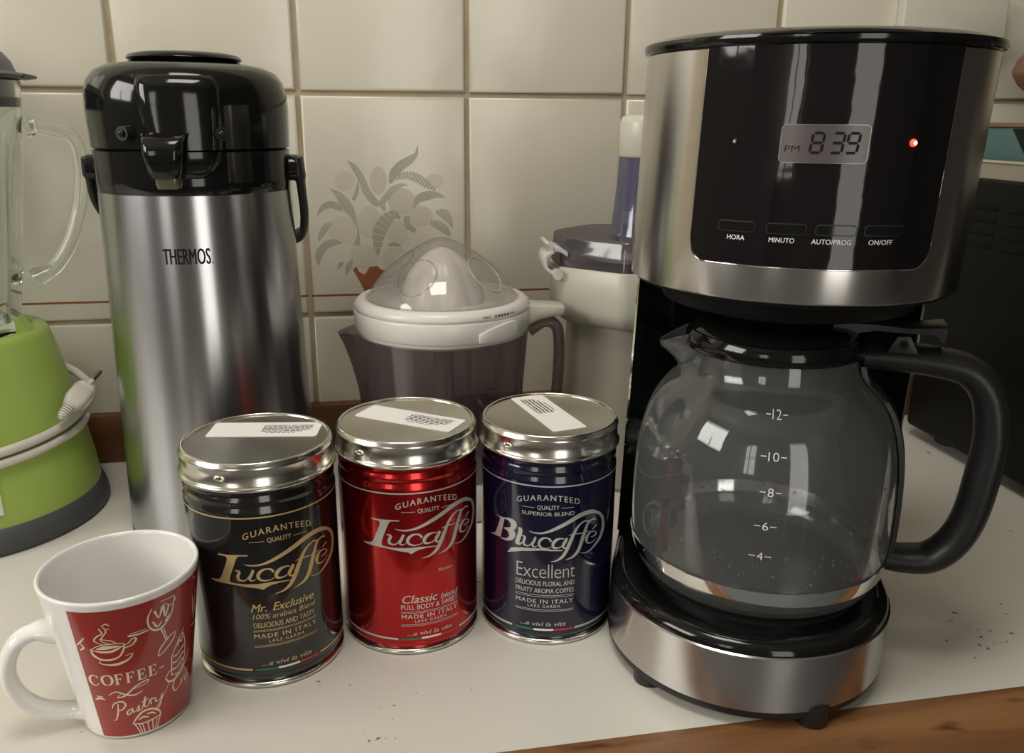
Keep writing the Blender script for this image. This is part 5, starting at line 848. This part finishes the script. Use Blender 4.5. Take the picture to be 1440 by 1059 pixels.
# back column with concave front that hugs the jug
o = []
for i in range(17):
    a = math.radians(140-100*i/16); o.append((0.0860*math.cos(a), 0.007+0.0830*math.sin(a)))
o = [(-0.0812, 0.036)]+[(x, y) for x, y in o if True][1:-1]+[(0.0812, 0.036), (0.0815, 0.104), (0.073, 0.113), (-0.073, 0.113), (-0.0815, 0.104)]
o = list(reversed(o))
MB().loft([[tuple(sh((x, y, z))) for x, y in o] for z in [0.0440+0.188*i/8 for i in range(9)]]).build('water_column', M['black_gloss'], cm, 30)
for s in (-1, 1):
    MB().loft([[tuple(sh((x*1.0, y, z))) for x, y in ((s*0.0812, 0.0352), (s*0.0824, 0.0362), (s*0.0824, 0.0385), (s*0.0812, 0.0385))] for z in (0.050, 0.120, 0.2275)]).build('column_edge', M['chrome'], cm, 30)
# head
DH = dshape(RH, 0.116, 72)
def dh(d, z): return [tuple(sh((x, y, z))) for x, y in offs(DH, d)]
MB().loft([dh(.020, .2285), dh(.006, .2290), dh(.0030, .2302), dh(.0022, .2325)]).build('head_underside', M['oven_black'], cm, 40)
MB().loft([dh(.0014, .2318), dh(.0003, .2324), dh(0, .2332), dh(0, .2600), dh(0, .3000), dh(0, .3435), dh(.0008, .3442)], caps=(False, False)).build('steel_shell', M['steel'], cm, 40)
MB().lathe([(0.046, 0.2165), (0.0560, 0.2170), (0.066, 0.2200), (0.0700, 0.2290)], 64, 0.0067, 0.0022, caps=(True, False)).build('filter_basket', M['oven_black'], cm, 50)
lid = MB().loft([dh(.0004, .3440), dh(-.0014, .3448), dh(-.0022, .3468), dh(-.0018, .3486), dh(.002, .3503), dh(.008, .3516), dh(.020, .3525), dh(.035, .3528)]).build('lid', M['black_gloss'], cm, 40)
# low front lip for lifting the lid, hinge blocks at the back, bulge behind
LH = lambda x, y, z: tuple(sh((x, y, z)))
g = []
for i in range(13):
    t = -1+2*i/12; a = math.radians(-90+22*t); e = max(0.0, 1-t*t); g.append([LH(r*math.cos(a), r*math.sin(a), z) for r, z in ((RH+.001, .3472), (RH+.0020+.0014*e, .3482), (RH+.0010+.0012*e, .3492+.0004*e), (RH-.006, .3502+.0006*e), (RH-.016, .3500))])
MB().loft(g).build('lid_lip', M['black_gloss'], lid, 50)
for x in (0.012, 0.050): MB().map(lambda v: v).box(x, x+0.017, 0.070, 0.098, 0.3505, 0.3570).map(sh).build('hinge_block', M['black_satin'], lid, bevel=0.0015)
g = []
for z, d in ((.3440, .0), (.342, .005), (.330, .0085), (.318, .007), (.305, .003), (.295, .0)):
    g.append([LH(RH-.004, .050, z), LH(RH+d*.6+.0005, .056, z), LH(RH+d+.0005, .070, z), LH(RH+d*.6, .092, z), LH(RH-.006, .100, z)])
MB().loft(g).build('side_bulge', M['black_satin'], cm, 60)
# glossy front panel: a slightly proud curved plate with rounded lower corners
HCX, HCY = 0.030*0.30, 0.012*0.30
def hmap(R=RH+0.0010, c=-90.0):
    def f(s, z, off=0):
        a = math.radians(c)+s/1000/RH; v = sh(((R+off)*math.cos(a), (R+off)*math.sin(a), z/1000)); return tuple(v)
    return f
hm = hmap()
S0, S1 = -57.0, 57.3; rc = 9.0; ncol = 80
g = []; g2 = []
for i in range(ncol+1):
    t = i/ncol; s = S0+(S1-S0)*t; e = min(s-S0, S1-s); zb = 249.2+(rc-math.sqrt(max(0, rc*rc-(rc-e)**2)) if e < rc else 0)
    zlist = [zb+(343.9-zb)*j/14 for j in range(15)]
    g.append([hm(s, z, 0) for z in zlist]); g2.append((s, zb))
mb = MB(); mb.loft(g, closed=False)
back = [[hm(s, z, -0.0014) for z in (zb, 343.9)] for s, zb in g2]
mb.loft([[hm(s, zb, 0) for s, zb in g2], [hm(s, zb, -0.0014) for s, zb in g2]], closed=False)
for sx in (S0, S1): mb.loft([[hm(sx, z, 0) for z in (258.2, 300, 343.9)], [hm(sx, z, -0.0014) for z in (258.2, 300, 343.9)]], closed=False)
panel = mb.build('front_panel', M['panel_gloss'], cm, 50)
pth = [hm(S0-.5, 343.5, -0.0006)]+[hm(S0-.5, 300, -.0006), hm(S0-.5, 259, -0.0006)]+[hm(s+(-.5 if s < -40 else .5 if s > 40 else 0), zb-.6, -0.0006) for s, zb in g2[1:-1]]+[hm(S1+.5, 259, -0.0006), hm(S1+.5, 300, -.0006), hm(S1+.5, 343.5, -0.0006)]
MB().tube(pth, 0.0004, 6).build('panel_rim', M['chrome'], cm, 60)
def plate(s0, s1, z0, z1, r, off0, off1, name, m, parent, n=10):
    o = rrect(s1-s0, z1-z0, r, 5, (s0+s1)/2, (z0+z1)/2); ctr = ((s0+s1)/2, (z0+z1)/2)
    top = poly2d(o); v, f = slice2d(top[0], top[1], 3)
    mb = MB(); mb.add([hm(x, y, off1) for x, y in v], f)
    o_ = []
    for i in range(len(o)):
        a, b = o[i], o[(i+1) % len(o)]; k = max(1, int(abs(b[0]-a[0])/3))
        for j in range(k): o_.append((a[0]+(b[0]-a[0])*j/k, a[1]+(b[1]-a[1])*j/k))
    mb.loft([[hm(x, y, off0) for x, y in o_], [hm(x, y, off1) for x, y in o_]], caps=(False, False))
    return mb.build(name, m, parent, 30)
deg = lambda a: (a+90)/180*PI*RH*1000
L0, L1 = deg(-102.7), deg(-78.3)
plate(L0-.35, L1+.35, 295.1, 311.4, 2.2, -.0002, .00035, 'clock_frame', M['dull_trim'], panel)
lcd = plate(L0, L1, 295.4, 311.1, 1.8, 0, .0005, 'clock_display', M['lcd'], panel)
# seven segment digits 8 39 with PM, printed in dark slanted bars
def seg(P, x, z, w, h, on, t=1.15):
    m = h/2; k = 0.10
    def bar(x0, z0, x1, z1):
        d = Vector((x1-x0, z1-z0)).normalized()*0.25; nx, nz = -d.y/0.25*t/2, d.x/0.25*t/2
        q = [(x0+d.x, z0+d.y), (x0+d.x+nx+d.x*2, z0+d.y+nz+d.y*2), (x1-d.x*3+nx, z1-d.y*3+nz), (x1-d.x, z1-d.y), (x1-d.x*3-nx, z1-d.y*3-nz), (x0+d.x*3-nx, z0+d.y*3-nz)]
        P.put(poly2d([(x+a+b*k, z+b) for a, b in q]))
    S = {'a': (0, h, w, h), 'b': (w, h, w, m), 'c': (w, m, w, 0), 'd': (0, 0, w, 0), 'e': (0, 0, 0, m), 'f': (0, m, 0, h), 'g': (0, m, w, m)}
    for c in on: bar(*S[c])
f_lcd = lambda s, z, off=0: hm(s, z, off+0.00062)
P = Print(f_lcd, 3)
lw = L1-L0
X = lambda px_: L0+(px_-155)/(800-155)*lw
seg(P, X(372), 299.6, 4.6, 8.2, 'abcdefg'); seg(P, X(520), 299.6, 4.6, 8.2, 'abcdg'); seg(P, X(632), 299.6, 4.6, 8.2, 'abcdfg')
P.text('PM', X(190), X(296), 299.8, 2.7, bold=-0.01)
P.build('display_digits', M['ink'], lcd)
P = Print(lambda s, z, off=0: hm(s, z, off+0.0002), 2)
for txt, a, b in (('HORA', -115.6, -110.0), ('MINUTO', -102.7, -95.3), ('AUTO/PROG', -90.5, -79.0), ('ON/OFF', -73.8, -66.2)):
    P.text(txt, deg(a), deg(b), 260.2, 2.15, bold=0.012)
P.build('button_lettering', M['white_print'], panel)
for a, b in ((-118.7, -107.4), (-103.7, -92.4), (-89.5, -78.2), (-75.3, -63.3)):
    fr = plate(deg(a)-.4, deg(b)+.4, 263.9, 268.9, 1.6, -.0002, .00025, 'button_surround', M['black_satin'], panel)
    plate(deg(a)+.1, deg(b)-.1, 264.4, 268.4, 1.4, 0, .0008, 'button', M['black_gloss'], fr)
def dot(s, z, r, m, name, parent, off=.0006):
    c_ = hm(s, z, off); return MB().ball(c_, r, 14, 8).build(name, m, parent, 80)
ld = dot(deg(-64.7), 304.0, 0.0017, M['led'], 'power_light', panel, 0.0); dot(deg(-64.7), 304.0, 0.0009, M['led_core'], 'light_core', ld, 0.0013)
pl_ = dot(deg(-116.3), 303.6, 0.0014, M['black_satin'], 'program_light', panel, 0.0); dot(deg(-116.3), 303.6, 0.0008, M['led_off'], 'light_core', pl_, 0.0009)

# ------------------------------------------------------------------ carafe on the hot plate
VD = math.radians(-28)
ca_ = empty('coffee_carafe', (0.2743, -0.3744, 0.0500), VD, 'empty steamed glass carafe with black lid and handle, standing on the hot plate', 'carafe')
# local +x points to the handle, local -y to the viewer
prof = [(0.0600, 0.0020), (0.0660, 0.0040), (0.0700, 0.0085), (0.0728, 0.016), (0.0745, 0.028), (0.0750, 0.042), (0.0748, 0.057), (0.0740, 0.071), (0.0722, 0.085), (0.0690, 0.098), (0.0645, 0.109), (0.0580, 0.118), (0.0510, 0.1245), (0.0475, 0.130), (0.0462, 0.138), (0.0465, 0.149)]
prof = [(p.x, p.y) for p in catmull([(a, b, 0) for a, b in prof], 3)]
def glass_loop(r, z, n=96):
    l = []; k0 = max(0, min(1, (z-0.122)/0.024))
    for i in range(n):
        a = 2*PI*i/n; d = abs(((a-PI+PI) % (2*PI))-PI); d = abs(((a-PI) + PI) % (2*PI)-PI); k = max(0, 1-d/0.5); k = k*k*(3-2*k)*k0
        rr = r+0.0180*k; l.append((rr*math.cos(a), rr*math.sin(a), z-0.0105*k))
    return l
L = [glass_loop(0.0001, 0.0012), glass_loop(0.040, 0.0012)]+[glass_loop(r, z) for r, z in prof]
L += [glass_loop(r-0.0016, z) for r, z in reversed(prof)]+[glass_loop(0.038, 0.0030), glass_loop(0.0001, 0.0030)]
body = MB().loft(L).build('glass_body', M['carafe_glass'], ca_, 70)
def cr(z):
    for (r0, z0), (r1, z1) in zip(prof, prof[1:]):
        if z0 <= z <= z1: return r0+(r1-r0)*(z-z0)/(z1-z0)
    return prof[-1][0]
MB().lathe([(cr(.0155)+.0003, .0155), (cr(.0155)+.0011, .0157), (cr(.019)+.0011, .0190), (cr(.0245)+.0010, .0243), (cr(.0245)+.0003, .0245)], 96).build('steel_band', M['chrome'], ca_, 50)
# black collar with lid, and knob-like raised centre
MB().lathe([(0.0472, 0.1405), (0.0492, 0.1403), (0.0500, 0.1412), (0.0492, 0.1470), (0.0475, 0.1500), (0.0440, 0.1505)], 96).build('collar', M['black_gloss'], ca_, 50)
cl = MB().lathe([(0.0463, 0.1498), (0.0445, 0.1530), (0.0400, 0.1550), (0.0300, 0.1558), (0.0205, 0.1560), (0.0195, 0.1566), (0.0185, 0.1620), (0.0165, 0.1632), (0.0001, 0.1632)], 72).build('lid', M['black_gloss'], ca_, 50)
g = []
for x, w, z, h in ((0.030, 0.011, .1530, .006), (0.042, 0.010, .1530, .0065), (0.052, 0.009, .1550, .0040), (0.068, 0.009, .1545, .0035), (0.080, 0.010, .1550, .0045), (0.0865, 0.010, .1530, .0075), (0.0870, 0.009, .1480, .0115)):
    g.append([(x, y*w, z+q*h) for y, q in ((-1, 0), (1, 0), (1, .8), (.8, 1), (-.8, 1), (-1, .8))])
MB().loft(g).build('thumb_lever', M['black_satin'], cl, 40)
hb = MB().loft([[(x, y, z) for x, z in ((0.058, 0.1440), (0.0625, 0.1535), (0.069, 0.1540), (0.0745, 0.1440))] for y in (-0.0125, 0.0125)]).build('hinge_bracket', M['black_satin'], cl, bevel=0.0008)
MB().tube([(0.066, -0.0138, 0.1492), (0.066, 0.0138, 0.1492)], 0.0022, 14).build('hinge_pin', M['black_gloss'], cl)
# handle: closed loop of soft black plastic with a strap along the glass
hp = catmull([(0.0480, 0.1390), (0.062, 0.1395), (0.085, 0.1385), (0.102, 0.1345), (0.1130, 0.1220), (0.1180, 0.0990), (0.1170, 0.0750), (0.1140, 0.0500), (0.1075, 0.0330), (0.0975, 0.0225), (0.0850, 0.0195), (0.0730, 0.0195)], 7)
nh = len(hp); rad = [0.0082+0.0016*math.sin(PI*i/(nh-1)) for i in range(nh)]
MB().tube([(a, 0, b) for a, b, *_ in [(p[0], p[1]) for p in hp]], rad, 18, flat=(1.35, 0.92)).build('handle', M['black_satin'], ca_, 60)
st = []
for z in [0.014+0.120*i/24 for i in range(25)]:
    r = cr(min(z, .138)); w = 0.0085; st.append([(r+.0002, -w, z), (r+.0030, -w*.9, z), (r+.0042, 0, z), (r+.0030, w*.9, z), (r+.0002, w, z)])
MB().loft(st).build('handle_strap', M['black_satin'], ca_, 60)
# cup scale printed on the glass, facing the viewer
def cmap_(th0):
    def f(s, z, off=0):
        a = th0+s/1000/0.074; r = cr(z/1000)+.0003+off; return (r*math.cos(a), r*math.sin(a), z/1000)
    return f
t0 = math.radians(-113.5+28)
P = Print(cmap_(t0), 2)
for txt, z, s_ in (('12', 116.0, 0.6), ('10', 96.8, 0), ('8', 78.8, -.1), ('6', 60.5, -1.2), ('4', 43.5, -2.4)):
    w = 5.6 if len(txt) == 2 else 2.9; P.text(txt, s_-w/2, s_+w/2, z, 4.4, bold=-0.01)
    P.put(line2d(s_-w/2-4.1, s_-w/2-1.0, z+2.2, .42)); P.put(line2d(s_+w/2+1.0, s_+w/2+4.1, z+2.2, .42))
P.build('cup_scale', M['white_print'], ca_)
# condensation drops and dried coffee specks inside
rnd = random.Random(11)
mb = MB()
for i in range(170):
    a = rnd.uniform(-PI*0.98, -0.02); z = rnd.uniform(0.02, 0.118) if i < 90 else rnd.uniform(0.018, 0.045); r = cr(z)-.0017; s_ = rnd.choice((.0003, .0004, .0006, .0009))
    mb.ball((r*math.cos(a), r*math.sin(a), z), s_, 8, 5, (1, 1, rnd.uniform(1, 1.5)))
d_ = mb.build('condensation_drops', M['water'], ca_, 80); d_['kind'] = 'stuff'
mb = MB()
for i in range(150):
    a = rnd.uniform(-PI, PI); z = 0.0135+abs(rnd.gauss(0, 0.012)); r = cr(min(z, .1))-.0018; s_ = rnd.choice((.0004, .0006, .0009))
    mb.ball((r*math.cos(a), r*math.sin(a), z), s_, 7, 4, (1, 1, .8))
d_ = mb.build('coffee_specks', M['coffee'], ca_, 80); d_['kind'] = 'stuff'
MB().lathe([(0.0001, 0.0033), (0.050, 0.0033), (0.0615, 0.0046)], 64).build('coffee_stain', M['coffee'], ca_, 60)
